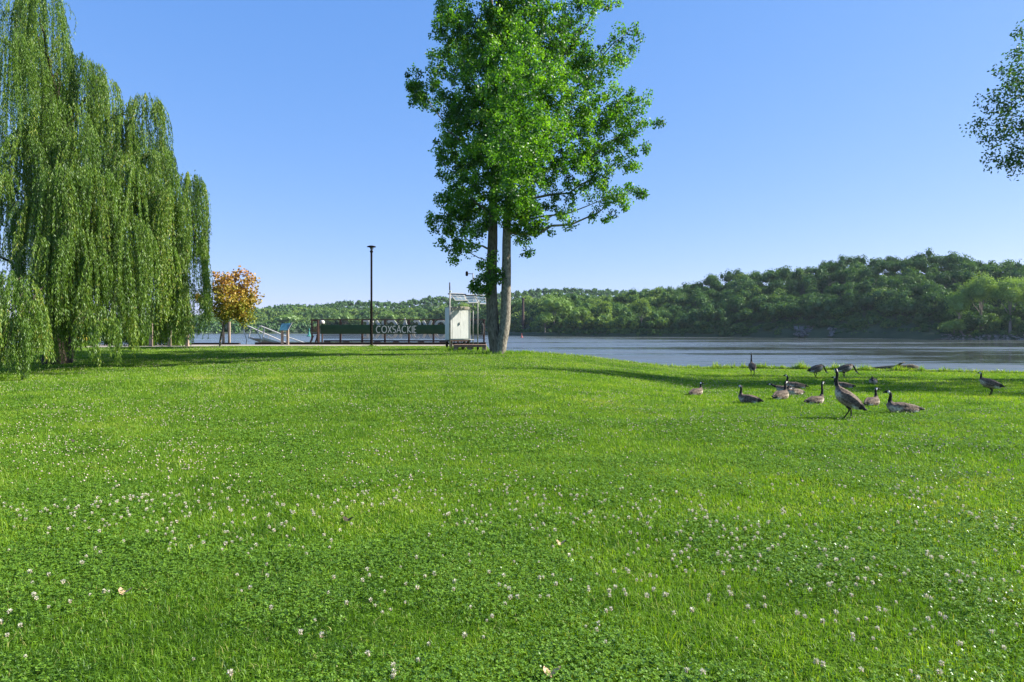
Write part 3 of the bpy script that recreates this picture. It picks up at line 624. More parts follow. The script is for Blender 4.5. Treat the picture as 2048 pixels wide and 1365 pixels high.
# chimney and house across the river
Yc = 506.0
ch = thing('brick_chimney', 'tall old brick factory chimney among trees across the river', 'chimney', tuple(at(1046, 660.5, Yc)))
cz = ch.location.z
MB().lathe(ch.location, [(1.3, -4), (1.2, 0), (.8, 22.2)], 14).build('shaft', M['brick'], ch, True)
MB().lathe(ch.location, [(.81, 22.1), (1.1, 22.6), (1.1, 23.6), (.9, 23.8), (.5, 23.8), (.5, 23)], 14).build('cap', M['brick'], ch)
Yh = 1140.0; hp = at(1148, 597, Yh)
hs_ = thing('hilltop_house', 'white house showing above trees on the distant ridge', 'house', tuple(hp))
m = MB(); m.box((hp.x, hp.y, hp.z + 2), (17, 9, 12)); m.build('wall', M['white'], hs_)
m = MB(); m.add([(hp.x - 9, hp.y - 5, hp.z + 8), (hp.x + 9, hp.y - 5, hp.z + 8), (hp.x + 9, hp.y + 5, hp.z + 8), (hp.x - 9, hp.y + 5, hp.z + 8), (hp.x - 9, hp.y, hp.z + 12), (hp.x + 9, hp.y, hp.z + 12)], [[0, 3, 4], [1, 5, 2]], [[0, 4, 5, 1], [3, 2, 5, 4], [0, 1, 2, 3]]); m.build('roof', M['alu'], hs_)
for k in range(4):
    for r_ in range(2):
        m = MB(); m.box((hp.x - 6 + 4 * k, hp.y - 4.55, hp.z + 1 + 4 * r_), (1.6, .2, 2.2)); m.build('window', M['dark'], hs_)
# pale rock faces at the hill foot
def rocks(px0, px1, py0, py1, label, n, seed):
    gg = np.random.default_rng(seed); m = MB()
    Y0 = float(shoreY((px0 + px1) / 2)) + 1.5; root_l = at((px0 + px1) / 2, py1, Y0)
    for k in range(n):
        px = gg.uniform(px0, px1); py = gg.uniform(py0, py1); c = at(px, py, Y0 + (py1 - py) * .25 + gg.uniform(-.5, .5)); s_ = gg.uniform(.4, 1.2)
        V = ICO2[0] * np.array([s_ * 1.5, s_ * .9, s_ * .6]); V = V * (1 + .22 * np.sin(ICO2[0] @ gg.normal(size=3) * 5)[:, None])
        V = np.sign(V) * np.abs(V / s_) ** .7 * s_ * .8
        m.add(V @ np.array(Matrix.Rotation(gg.uniform(-.5, .5), 3, 'Y')) + np.array(c), ICO2[1])
    m.build('rock_outcrop', M['rock_pale'], label=label, cat='rock')
M['rock_pale'] = rough_mat('pale_rock', (.06, .06, .05), (.22, .22, .20), .8, .95, .6)
rocks(1588, 1640, 653, 672, 'larger pale grey rock face at the foot of the wooded hill', 60, 1)
rocks(1657, 1674, 656, 672, 'smaller pale grey rock face right of the larger one', 26, 2)
# stones along the far water edge at right
m = MB(); gg = np.random.default_rng(9)
for k in range(260):
    px = gg.uniform(1880, 2150); Y = float(shoreY(px)) + gg.uniform(-1.5, 2.5); s_ = gg.uniform(.2, .6)
    V = ICO1[0] * np.array([s_ * 1.3, s_, s_ * .7]) * (1 + .2 * gg.normal(size=(len(ICO1[0]), 1))); m.add(V + np.array(((px - CX) / F * Y, Y, float(hillA(px, Y - float(shoreY(px)))) + .1)), ICO1[1])
m.build('shore_stones', M['rock'], label='broken stones lining the far right water edge', kind='stuff', cat='stones')
for k, (px, lab) in enumerate([(1929.5, 'left weathered post standing in water off the far bank'), (1933.5, 'middle weathered post of the three in water off the far bank'), (1938, 'right weathered post standing in water off the far bank')]):
    Y = 302.0; p = at(px, 678, Y); m = MB(); m.tube([(p.x, p.y, WATER_Z - 1), (p.x + .05, p.y, WATER_Z + 2.4)], [.24, .2], 8); m.build('mooring_post', M['bark_dark'], label=lab, cat='post', group='posts off the far bank')
p = at(1885, 679, 296); m = MB(); m.tube(smooth_path([(p.x - 3.5, p.y, WATER_Z + .12), (p.x - 1, p.y, WATER_Z + .2), (p.x + 3.2, p.y + .3, WATER_Z + .32)], 8), np.linspace(.14, .26, 8), 8, .03); m.build('floating_log', M['log'], label='pale log lying in the water by the far bushes', cat='log')
# buoys
def buoy(px, py, top, mat, label):
    Y = (CAMZ - WATER_Z) * F / (py - HY); p = at(px, py, Y); h = (py - top) * Y / F
    r = thing('buoy', label, 'buoy', (p.x, p.y, WATER_Z)); m = MB(); m.lathe((p.x, p.y, WATER_Z), [(0, -.3), (h * .34, -.3), (h * .34, h * .08), (h * .24, h * .16), (h * .05, h * .22)], 12); m.build('float', mat, r)
    m = MB(); m.lathe((p.x, p.y, WATER_Z), [(h * .20, h * .16), (h * .06, h * .62), (h * .05, h * .8), (h * .08, h * .82), (h * .08, h * .95), (0, h)], 10); m.build('tower', mat, r)
buoy(618.5, 673.5, 657.5, M['buoy_green'], 'green navigation buoy afloat left of the town sign')
buoy(1043.5, 675.5, 667, M['buoy_red'], 'small red navigation buoy afloat right of the tree trunks')
# ------------------------------------------------------------------ dock edge, town sign
def ZZ(py, Y): return CAMZ - (py - HY) / F * Y
def XX(px, Y): return (px - CX) / F * Y
GZ = float(G(-10, 46.0))
def beam(px0, px1, Y, z0, z1, dep, label, name='timber_curb'):
    m = MB(); x0, x1 = XX(px0, Y), XX(px1, Y); n = max(1, round((x1 - x0) / 3.6)); w = (x1 - x0) / n
    for k in range(n): m.box((x0 + w * (k + .5), Y + .003 * (k % 2), (z0 + z1) / 2), (w - .012, dep, z1 - z0), None, .012)
    return m.build(name, M['timber'], label=label, cat='curb')
beam(360, 480, 46.5, GZ - .1, GZ + .14, .30, 'dark timber curb on the dock edge behind the small orange tree')
beam(511, 972, 46.5, GZ - .3, GZ + .17, .30, 'long dark timber curb on the dock edge under the town sign')
YS_ = 46.9
sg = thing('town_sign', 'long brown-framed dock sign with a green COXSACKIE board', 'sign', (XX(800, YS_), YS_, GZ))
posts = [637.5, 681, 724.5, 770, 818, 867, 916, 968]
ztop, zb = ZZ(641, YS_), GZ - .4
for px in posts:
    m = MB(); m.box((XX(px, YS_), YS_, (ztop + zb) / 2), (.12, .12, ztop - zb), None, .01); m.build('post', M['frame'], sg)
m = MB(); m.bar((XX(622, YS_), YS_ - .005, ztop + .035), (XX(971, YS_), YS_ - .005, ztop + .035), .13, .07, .008); m.build('top_rail', M['frame'], sg)
m = MB(); m.bar((XX(637, YS_), YS_ + .10, ZZ(687, YS_)), (XX(971, YS_), YS_ + .10, ZZ(687, YS_)), .07, .08, .008); m.build('bottom_rail', M['frame'], sg)
# bull rail on blocks in front of the posts
br = thing('bull_rail', 'low timber rail raised on wooden blocks below the green board', 'rail', (XX(770, 46.7), 46.72, GZ))
m = MB(); m.bar((XX(648, 46.72), 46.72, ZZ(682.2, 46.72)), (XX(905, 46.72), 46.72, ZZ(682.2, 46.72)), .14, .10, .01); m.build('rail', M['timber'], br)
for px in (655, 693, 755, 792, 842, 885):
    m = MB(); m.box((XX(px, 46.72), 46.70, (GZ + .0 + ZZ(683.8, 46.72)) / 2), (.42, .13, ZZ(683.8, 46.72) - GZ - .0), None, .01); m.build('block', M['timber'], br)
# green board (a shallow trough-shaped panel) and its rounded right end
yb = YS_ - .12; b0, b1 = XX(641, yb), XX(961, yb); zt, zl = ZZ(650, yb), ZZ(668.3, yb); n = 9
m = MB(); th = np.linspace(-1, 1, n); prof = np.stack([yb - .03 * (1 - th ** 2), (zt + zl) / 2 + (zt - zl) / 2 * th], 1)
prof = np.vstack([prof, [[yb + .03, zt], [yb + .03, zl]]])
k = len(prof); V = np.vstack([np.c_[np.full(k, b0), prof], np.c_[np.full(k, b1), prof]])
m.add(V, [], [[a, (a + 1) % k, k + (a + 1) % k, k + a] for a in range(k)])
m.add(np.vstack([V[:k], [[b0, yb, (zt + zl) / 2]]]), [[k, (a + 1) % k, a] for a in range(k)]); m.add(np.vstack([V[k:], [[b1, yb, (zt + zl) / 2]]]), [[k, a, (a + 1) % k] for a in range(k)])
m.build('green_board', M['green_paint'], sg)
m = MB(); q = [((b1 + .10 + .10 * math.sin(a * 1), yb - .05, (zt + zl) / 2 + .40 * math.cos(a))) for a in np.linspace(.2, math.pi - .2, 14)]
m.tube(q, .05, 8); m.build('end_ring', M['dark'], sg)

# letters drawn as strokes
def arc(cx, cy, rx, ry, a0, a1, n=22): return [(cx + rx * math.cos(R(a)), cy + ry * math.sin(R(a))) for a in np.linspace(a0, a1, n)]
GL = {'C': (.86, [arc(.47, .5, .45, .5, 52, 308)]), 'O': (1.0, [arc(.5, .5, .48, .5, 90, 450, 34)]), 'X': (.72, [[(0.02, 0), (.70, 1)], [(.02, 1), (.70, 0)]]),
      'S': (.58, [arc(.29, .745, .25, .255, 40, 250, 14) + arc(.29, .255, .27, .27, 75, -140, 16)]), 'A': (.82, [[(0, 0), (.41, 1), (.82, 0)], [(.14, .33), (.68, .33)]]),
      'K': (.66, [[(.06, 0), (.06, 1)], [(.62, 1), (.09, .48), (.66, 0)]]), 'I': (.12, [[(.06, 0), (.06, 1)]]), 'E': (.52, [[(.50, 0), (.06, 0), (.06, 1), (.50, 1)], [(.06, .5), (.46, .5)]])}
def stroke_text(word, x0, zbase, h, width, y, wt, dep, mirror=False):
    m = MB(); gap = .22; tot = sum(GL[c][0] for c in word) + gap * (len(word) - 1); sx = width / tot; cur = 0; lift = 0
    for c in word:
        w, strokes = GL[c]
        for s_ in strokes:
            P = np.array([((cur + a) * sx, b * (h - wt) + wt / 2) for a, b in s_])
            if mirror: P[:, 0] = width - P[:, 0]
            T = np.gradient(P, axis=0) if len(P) > 4 else None
            L_, R_ = [], []
            for i in range(len(P)):
                if T is not None: d = T[i] / np.linalg.norm(T[i]); nn = np.array([-d[1], d[0]]); sc = 1
                    # curved strokes use the local normal, straight ones a mitre
                else:
                    dA = P[i] - P[i - 1] if i > 0 else P[1] - P[0]; dB = P[i + 1] - P[i] if i < len(P) - 1 else dA
                    dA = dA / np.linalg.norm(dA); dB = dB / np.linalg.norm(dB); nA = np.array([-dA[1], dA[0]]); nB = np.array([-dB[1], dB[0]])
                    nn = nA + nB; nn /= np.linalg.norm(nn); sc = min(1 / max(np.dot(nn, nA), .3), 2.2)
                L_.append(P[i] + nn * wt / 2 * sc); R_.append(P[i] - nn * wt / 2 * sc)
            L_ = np.array(L_); R_ = np.array(R_); k = len(P); yf = y - lift; lift = (lift + .002) % .006
            def lay(Q, yy): return np.c_[x0 + Q[:, 0], np.full(k, yy), zbase + Q[:, 1]]
            V = np.vstack([lay(L_, yf), lay(R_, yf), lay(L_, y + dep), lay(R_, y + dep)]); i = np.arange(k - 1)
            f = [np.stack([i, i + 1, k + i + 1, k + i], 1), np.stack([2 * k + i, 3 * k + i, 3 * k + i + 1, 2 * k + i + 1], 1), np.stack([i, 2 * k + i, 2 * k + i + 1, i + 1], 1), np.stack([k + i, k + i + 1, 3 * k + i + 1, 3 * k + i], 1),
                 np.array([[0, k, 3 * k, 2 * k], [k - 1, 3 * k - 1, 4 * k - 1, 2 * k - 1]])]
            m.add(V, [], np.concatenate(f))
        cur += w + gap
    return m
yt = yb - .042
m = stroke_text('COXSACKIE', XX(752.5, yt), ZZ(666.6, yt), ZZ(651.8, yt) - ZZ(666.6, yt), XX(832.5, yt) - XX(752.5, yt), yt, .052, .03); m.build('lettering', M['letter'], sg)
# big white letters facing the river, seen from behind through the screen
y2 = YS_ + .22
m = stroke_text('COXSACKIE', XX(724, y2), ZZ(679, y2), ZZ(639.3, y2) - ZZ(679, y2), XX(921, y2) - XX(724, y2), y2, .17, .08, mirror=True); m.build('river_letters', M['bright_letter'], sg, label='large white letters facing the river, reversed from here')
# grey see-through screen behind the posts
ms, t_, out = nodes('grey_screen'); tr_ = t_.nodes.new('ShaderNodeBsdfTransparent'); df = t_.nodes.new('ShaderNodeBsdfDiffuse'); df.inputs[0].default_value = (.16, .15, .14, 1)
mx = t_.nodes.new('ShaderNodeMixShader'); mx.inputs[0].default_value = .34; t_.links.new(tr_.outputs[0], mx.inputs[1]); t_.links.new(df.outputs[0], mx.inputs[2]); t_.links.new(mx.outputs[0], out.inputs[0])
m = MB(); m.box(((XX(643, y2 + .15) + XX(968, y2 + .15)) / 2, y2 + .15, (ZZ(642, y2) + ZZ(678, y2)) / 2), (XX(968, y2) - XX(643, y2), .01, ZZ(642, y2) - ZZ(678, y2))); m.build('screen', ms, sg)
# end frame with slatted box and braces
ef = thing('end_frame', 'brown steel stand with a slatted box at the left end of the sign', 'stand', (XX(630, 46.6), 46.6, GZ))
ye = 46.62
for px in (624, 635.6):
    m = MB(); m.box((XX(px, ye), ye, (ZZ(640.5, ye) + ZZ(682, ye)) / 2), (.10, .10, ZZ(640.5, ye) - ZZ(682, ye)), None, .008); m.build('upright', M['frame'], ef)
m = MB(); m.bar((XX(622.5, ye), ye - .004, ZZ(642, ye)), (XX(637, ye), ye - .004, ZZ(642, ye)), .08, .07); m.build('rail', M['frame'], ef)
m = MB()
for k in range(6): m.box((XX(629.8, ye), ye - .07, ZZ(654.3 + 1.9 * k, ye)), (.44, .035, .052), None, .004)
m.build('slatted_box', M['frame'], ef)
m = MB(); m.bar((XX(622.5, ye), ye - .004, ZZ(668, ye)), (XX(637, ye), ye - .004, ZZ(668, ye)), .07, .05); m.build('rail', M['frame'], ef)
for (a, b, c, d) in [(627, 672, 618.5, 686.5), (636, 669, 629.8, 686.5), (634, 671, 637, 686)]:
    m = MB(); m.bar((XX(a, ye), ye, ZZ(b, ye)), (XX(c, ye), ye, GZ + .01), .09, .09); m.build('brace', M['frame'], ef)
# white domed housing behind the left end
wd = thing('domed_pedestal', 'white domed dock pedestal peeking above the left end of the green board', 'pedestal', (XX(644.5, 47.15), 47.15, GZ))
zc = ZZ(648.5, 47.15)
m = MB(); m.lathe((XX(644.5, 47.15), 47.15, 0), [(.055, GZ - 1), (.055, zc)], 14); m.build('pillar', M['frame'], wd, True)
m = MB(); m.lathe((XX(644.5, 47.15), 47.15, zc), [(.10, 0), (.165, .02), (.165, .13), (.15, .20), (.09, .26), (0, .28)], 16); m.build('dome', M['white_metal'], wd, True)

# ------------------------------------------------------------------ lamp post
LY = 42.0; lp = gx(743, LY); ls = F / LY
lt = thing('lamp_post', 'tall slim black lamp post on the grass before the sign', 'street lamp', lp)
ztp = ZZ(503, LY)
m = MB(); m.lathe(lp, [(.13, -.1), (.13, .05), (.085, .10), (.075, 2.6), (.062, 2.7), (.062, ztp - lp.z)], 14); m.build('pole', M['black'], lt, True)
m = MB(); m.lathe((lp.x, lp.y, ztp), [(.062, -.1), (.10, -.04), (.10, .02), (.05, .05), (.06, .09)], 14); m.build('collar', M['black'], lt, True)
for a in (0, 2.1, 4.2):
    m = MB(); m.bar((lp.x + .05 * math.cos(a), lp.y + .05 * math.sin(a), ztp + .06), (lp.x + .17 * math.cos(a), lp.y + .17 * math.sin(a), ztp + .26), .018); m.build('arm', M['black'], lt)
m = MB(); m.lathe((lp.x, lp.y, ztp), [(.0, .07), (.055, .08), (.10, .24), (0, .245)], 12); m.build('lens', M['alu'], lt, True)
m = MB(); m.lathe((lp.x, lp.y, ztp), [(0, .25), (.27, .255), (.275, .285), (.20, .325), (.08, .35), (0, .355)], 20); m.build('shade', M['black'], lt, True)

# ------------------------------------------------------------------ weather station: cabinet, frame, panels, mast
KY = 38.0; ks = F / KY
kz0, kz1 = ZZ(680.5, KY), ZZ(615, KY)
crot = R(24)    # turned so that we also see its left side
cab = thing('equipment_cabinet', 'white equipment cabinet raised on legs beside the trees', 'cabinet', (XX(915, KY + .4), KY + .45, kz0), crot)
def cl(x, y, z): v = Matrix.Rotation(crot, 4, 'Z') @ Vector((x, y, 0)); return (cab.location.x + v.x, cab.location.y + v.y, kz0 + z)
RZ = Matrix.Rotation(crot, 3, 'Z'); H = kz1 - kz0; W_, D_ = 1.22, .82
m = MB(); m.box(cl(0, 0, H / 2), (W_, D_, H), RZ, .02); m.build('housing', M['white'], cab)
for s_ in (-1, 1):
    m = MB(); m.box(cl(s_ * W_ * .238, -D_ / 2 - .014, H / 2 - .04), (W_ * .470, .022, H - .22), RZ, .004); d_ = m.build('door', M['white'], cab)
m = MB(); m.box(cl(-.04, -D_ / 2 - .05, H * .5), (.025, .04, .16), RZ, .004); h_ = m.build('handle', M['alu'], cab)
m = MB(); m.box(cl(0, -D_ / 2 - .03, H - .06), (W_ + .03, .05, .12), RZ, .008); m.box(cl(0, 0, H + .018), (W_ + .06, D_ + .06, .035), RZ, .008); m.build('top_trim', M['cream'], cab)
m = MB(); m.box(cl(.22, -D_ / 2 - .07, H - .03), (.10, .03, .09), RZ); m.build('vent', M['alu'], cab)
m = MB(); m.box(cl(0, 0, -.05), (W_ + .04, D_ + .04, .09), RZ, .01); m.build('base_frame', M['frame'], cab)
for a in (-1, 1):
    for b in (-1, 1):
        m = MB(); zz = -(kz0 - .09 - float(G(*cl(a * .5, b * .33, 0)[:2]))) - .15
        m.box(cl(a * .52, b * .33, (zz - .09) / 2), (.12, .12, -zz - .09), RZ, .008); m.build('leg', M['timber'], cab)
m = MB()
for a in (-.28, .12, .34): m.tube(smooth_path([cl(a, -.30, -.09), cl(a - .08, -.32, -.25), cl(a + .02, -.33, -.34), cl(a + .14, -.31, -.22), cl(a + .16, -.30, -.09)], 12), .022, 6)
m.build('conduit', M['dark'], cab)

fr_ = thing('solar_frame', 'galvanised pipe frame carrying solar panels around the white cabinet', 'solar panel frame', (XX(925, KY), KY - .35, float(G(-2.7, KY - .4))))
fy = KY - .35
pz = fr_.location.z - .1
for (px, top, r_) in [(901, 586, .016), (904.5, 614, .012), (939.5, 616, .013), (946.5, 598, .021)]:
    m = MB(); m.tube([(XX(px, fy), fy, ZZ(692, fy) - (.3 if px < 905 else .2)), (XX(px, fy), fy, ZZ(top, fy))], r_, 9); m.build('pipe_post', M['alu'], fr_, True)
for (y_, a, b) in [(616.5, 899, 948), (620.5, 899, 948), (680, 899, 948)]:
    m = MB(); m.tube([(XX(a, fy), fy - .05, ZZ(y_, fy)), (XX(b, fy), fy - .05, ZZ(y_, fy))], .016, 8); m.build('crossbar', M['alu'], fr_, True)
m = MB(); m.bar((XX(895, fy), fy + .2, ZZ(588, fy)), (XX(932, fy), fy + .2, ZZ(589, fy)), .05, .06); m.bar((XX(930, fy), fy + .2, ZZ(591, fy)), (XX(972, fy), fy + .2, ZZ(592.5, fy)), .05, .06); m.build('panel_rail', M['dark'], fr_)
def panel(c1, c2, c3, c4):
    """upper left, upper right, lower right, lower left pixels; upper edge far, lower edge near"""
    P = [Vector(at(c1[0], c1[1], fy + .45)), Vector(at(c2[0], c2[1], fy + .45)), Vector(at(c3[0], c3[1], fy - .15)), Vector(at(c4[0], c4[1], fy - .15))]
    n = (P[1] - P[0]).cross(P[3] - P[0]).normalized()
    if n.y > 0: n = -n
    m = MB(); m.add([tuple(p) for p in P] + [tuple(p - n * .035) for p in P], [], [[0, 1, 2, 3], [7, 6, 5, 4], [0, 4, 5, 1], [1, 5, 6, 2], [2, 6, 7, 3], [3, 7, 4, 0]])
    o = m.build('solar_panel', M['white_metal'], fr_)
    m = MB(); C = sum(P, Vector()) / 4; Q = [C + (p - C) * .88 + n * .004 for p in P]
    for i in range(3):
        for j in range(3):
            def L2(u, v): return (Q[0] * (1 - u) + Q[1] * u) * (1 - v) + (Q[3] * (1 - u) + Q[2] * u) * v
            e = .02
            m.add([tuple(L2(i / 3 + e, j / 3 + e)), tuple(L2((i + 1) / 3 - e, j / 3 + e)), tuple(L2((i + 1) / 3 - e, (j + 1) / 3 - e)), tuple(L2(i / 3 + e, (j + 1) / 3 - e))], [], [[0, 1, 2, 3]])
    V = np.concatenate(m.V) - np.array(fr_.location)[None]
    link('cells', np_mesh('cells', V, [np.concatenate(m.F4)], M['cell']), o)
panel((897, 586), (927, 587), (934, 601.5), (911, 601.5)); panel((928, 590.5), (948, 589), (956, 606), (938, 606.5)); panel((950, 590.5), (970, 590.5), (974, 609), (960, 608))

def mast(px, Y, top, label, cup=None):
    base_z = float(G(XX(px, Y), Y)); o = thing('sensor_mast', label, 'mast', (XX(px, Y), Y, base_z))
    m = MB(); m.tube([(XX(px, Y), Y, base_z - .1), (XX(px, Y), Y, ZZ(top, Y))], .03, 8); m.build('pole', M['alu'], o, True)
    return o
o = mast(899.5, KY - .55, 566, 'thin pole with dark tip rising left of the solar panels')
yy = KY - .55
m = MB(); m.tube([(XX(899.5, yy), yy, ZZ(583, yy)), (XX(899.5, yy), yy, ZZ(565.5, yy))], .036, 8); m.build('antenna', M['dark'], o, True)
m = MB(); m.box((XX(900.5, yy), yy - .05, ZZ(583.5, yy)), (.12, .1, .10), None, .01); m.build('clamp_box', M['white'], o)
o = mast(946, KY + .3, 547, 'tall mast with a wind sensor on a side arm by the left trunk')
yy = KY + .3
m = MB(); m.tube([(XX(946.5, yy), yy, ZZ(548.3, yy)), (XX(936, yy), yy, ZZ(548, yy))], .02, 8); m.build('arm', M['dark'], o)
m = MB(); m.lathe((XX(933.7, yy), yy, ZZ(548, yy)), [(0, -.13), (.045, -.13), (.075, -.09), (.075, .08), (.04, .14), (0, .14)], 14); m.build('wind_sensor', M['black'], o, True)
m = MB(); m.tube([(XX(945, yy), yy, ZZ(585, yy)), (XX(945, yy), yy, ZZ(566, yy))], .05, 8); m.build('cylinder', M['dark'], o, True)
o = mast(955.5, KY + .4, 561, 'shorter mast carrying a white cylinder gauge beside the wind sensor')
yy = KY + .4
m = MB(); m.lathe((XX(961, yy), yy, ZZ(590, yy)), [(0, 0), (.09, 0), (.09, .25), (.05, .32), (0, .32)], 14); m.build('gauge', M['dark'], o, True)
m = MB(); m.tube([(XX(955, yy), yy, ZZ(588, yy)), (XX(961, yy), yy, ZZ(588, yy))], .02, 6); m.build('arm', M['dark'], o)
m = MB(); m.lathe((XX(956, yy), yy, ZZ(560.5, yy)), [(0, -.05), (.07, -.05), (.07, .03), (0, .05)], 12); m.build('cap', M['dark'], o)

# wooden platform
PYy = 35.6
pl = thing('wooden_platform', 'low red-brown wooden platform on posts at the foot of the trunks', 'platform', (XX(938, PYy), PYy, float(G(XX(938, PYy), PYy))))
x0, x1 = XX(907, PYy), XX(972, PYy); zt_ = ZZ(690.5, PYy); 
m = MB()
for k in range(6): m.box(((x0 + x1) / 2, PYy + .07 + .15 * k, zt_), (x1 - x0, .14, .045), None, .005)
m.build('deck', M['wood_h'], pl)
m = MB(); m.box(((x0 + x1) / 2, PYy - .02, zt_ - .045), (x1 - x0 + .01, .04, .13), None, .005); m.build('front_board', M['wood_h'], pl)
for px in (911, 924, 939, 955, 968):
    for dy in (.06, .8):
        gz = float(G(XX(px, PYy), PYy + dy)); wdt = .2 if px in (911, 939, 968) else .07
        m = MB(); m.box((XX(px, PYy), PYy + dy, (zt_ - .03 + gz - .2) / 2), (wdt, .1, zt_ - .03 - gz + .2), None, .006); m.build('leg', M['wood'] if wdt > .1 else M['timber'], pl)

# ------------------------------------------------------------------ gangway
gw = thing('gangway', 'white metal gangway with looped handrails sloping down to the river', 'gangway', tuple(at(500, 686, 48.3)))
def z7(zx, zy, Y): return at(480 + zx / 7.314, 560 + zy / 7.314, Y)
for off, Y in ((0, 50.1), (1, 48.6)):
    s_ = [(92, 945), (98, 885), (84, 830), (66, 780), (60, 735), (76, 698), (110, 680), (160, 694), (230, 727), (470, 832), (760, 960)] if off == 0 else [(302, 925), (312, 880), (292, 830), (268, 780), (260, 735), (272, 700), (305, 680), (352, 697), (470, 742), (700, 838), (960, 930), (1100, 990)]
    m = MB(); m.tube(smooth_path([z7(a, b, Y) for a, b in s_], 60), .042, 9); m.build('handrail', M['white_metal'], gw, True)
    pp = [((162, 705), (122, 862)), ((425, 805), (398, 905))] if off == 0 else [((358, 705), (332, 885)), ((885, 905), (883, 935))]
    for a, b in pp: m = MB(); m.bar(z7(*a, Y), z7(*b, Y), .09, .06, .01); m.build('baluster', M['white_metal'], gw)
    a, b = (((140, 840), (520, 985)) if off == 0 else ((330, 850), (760, 985)))
    m = MB(); m.bar(z7(*a, Y), z7(*b, Y), .06, .16, .01); m.build('stringer', M['white_metal'], gw)
a0, a1 = z7(140, 850, 50.05), z7(520, 995, 50.05); b0_, b1_ = z7(330, 860, 48.65), z7(760, 995, 48.65)
m = MB(); m.add([tuple(a0), tuple(a1), tuple(b1_), tuple(b0_)] + [tuple(p - Vector((0, 0, .05))) for p in (a0, a1, b1_, b0_)], [], [[0, 3, 2, 1], [4, 5, 6, 7], [0, 1, 5, 4], [1, 2, 6, 5], [2, 3, 7, 6], [3, 0, 4, 7]]); m.build('walkway', M['alu'], gw)

# ------------------------------------------------------------------ signs
SY = 45.6
s1 = thing('information_panel', 'tilted blue information panel on two wooden posts by the gangway', 'sign', (XX(570, SY), SY, GZ))
for px, tp in ((564.6, 662), (575.6, 659)):
    m = MB(); m.box((XX(px, SY), SY, (ZZ(tp, SY) + GZ - .05) / 2), (.15, .15, ZZ(tp, SY) - GZ + .05), None, .012); m.build('post', M['wood'], s1)
P = [at(563, 647.5, SY + .25), at(584, 646.5, SY + .25), at(575.5, 660.8, SY - .25), at(559, 660.8, SY - .25)]
nrm = (P[3] - P[0]).cross(P[1] - P[0]).normalized()
m = MB(); m.add([tuple(p) for p in P] + [tuple(p - nrm * .04) for p in P], [], [[0, 1, 2, 3], [7, 6, 5, 4], [0, 4, 5, 1], [1, 5, 6, 2], [2, 6, 7, 3], [3, 7, 4, 0]]); pn = m.build('panel', M['blue_panel'], s1)
m = MB(); m.bar(P[1] + Vector((.02, 0, .03)), P[2] + Vector((.02, 0, 0)), .05, .03); m.build('panel_frame', M['alu'], s1)
SY2 = 47.0
s2 = thing('park_sign', 'dark green sign between two wooden posts behind the small orange tree', 'sign', (XX(453, SY2), SY2, GZ))
for px in (447, 458.7):
    m = MB(); m.box((XX(px, SY2), SY2, (ZZ(644, SY2) + GZ - 1) / 2), (.14, .14, ZZ(644, SY2) - GZ + 1), None, .012); m.build('post', M['wood'], s2)
m = MB(); m.box((XX(453, SY2), SY2 - .01, ZZ(655, SY2)), (.28, .06, .66), None, .008); m.build('board', M['green_paint'], s2)
m = MB()
for k in range(4): m.box((XX(453, SY2) + (.02 if k % 2 else 0), SY2 - .044, ZZ(650.5 + 2.6 * k, SY2)), (.17 - .03 * (k % 2), .004, .018))
m.build('writing', M['letter'], s2)
SY3 = 42.2
s3 = thing('notice_board', 'pale green notice boards on three thick wooden posts half hidden by willow strands', 'notice board', (XX(338, SY3), SY3, float(G(XX(338, SY3), SY3))))
for px in (302, 339, 375):
    zz = float(G(XX(px, SY3), SY3)); m = MB(); m.box((XX(px, SY3), SY3, (ZZ(606, SY3) + zz - .1) / 2), (.17, .17, ZZ(606, SY3) - zz + .1), None, .012); m.build('post', M['wood'], s3)
for a, b, mt_ in ((306, 336, 'pale_green'), (343, 371, 'pale_green')):
    m = MB(); m.box(((XX(a, SY3) + XX(b, SY3)) / 2, SY3, (ZZ(604, SY3) + ZZ(648, SY3)) / 2), (XX(b, SY3) - XX(a, SY3), .06, ZZ(604, SY3) - ZZ(648, SY3)), None, .01); m.build('board', M[mt_], s3)

# ------------------------------------------------------------------ shrubs and flower bed behind the willow
def shrub(px, Y, wpx, top, label, seed, mat='green_tree', leaf=.10, n=300, name='shrub', tn=(0, .7)):
    b = gx(px, Y); sc = F / Y; r = wpx / 2 / sc; h = ZZ(top, Y) - b.z; gg = np.random.default_rng(seed)
    o = thing(name, label, 'shrub', b); bl = []
    for k in range(9):
        a = gg.uniform(0, 6.28); q = gg.uniform(0, .6)
        bl.append(((b.x + r * q * math.cos(a), b.y + r * q * math.sin(a) * .7, b.z + h * gg.uniform(.2, .68)), h * .34, 1))
    link('foliage', crown_mesh('foliage', bl, M[mat], n, 20, .14, leaf, leaf * .6, b, seed, tn=tn, droop=0), o)
    m = MB()
    for k in range(5): m.tube(limb(b - Vector((0, 0, .1)), bl[k][0], 0, 5, gg), np.linspace(.03, .008, 5), 5)
    m.build('stems', M['bark_dark'], o)
for i_, (px, Y, w_, tp, lab) in enumerate([(272, 44.0, 52, 648, 'rounded dark shrub behind the leftmost post of the notice board'), (322, 44.2, 50, 650, 'dark shrub between the first two notice board posts'), (357, 44.4, 38, 652, 'dark shrub between the last two notice board posts'),
                                           (225, 43.8, 50, 650, 'dark shrub left of the notice board behind hanging willow strands'), (170, 43, 56, 652, 'broad dark shrub behind the middle of the willow'), (60, 42.5, 70, 650, 'dark shrub behind the left half of the willow'), (115, 42.5, 50, 652, 'dark shrub behind the willow above the yellow flowers'), (0, 42.5, 70, 648, 'dark shrub at the left edge behind the willow')]):
    shrub(px, Y, w_, tp, lab, 60 + i_)
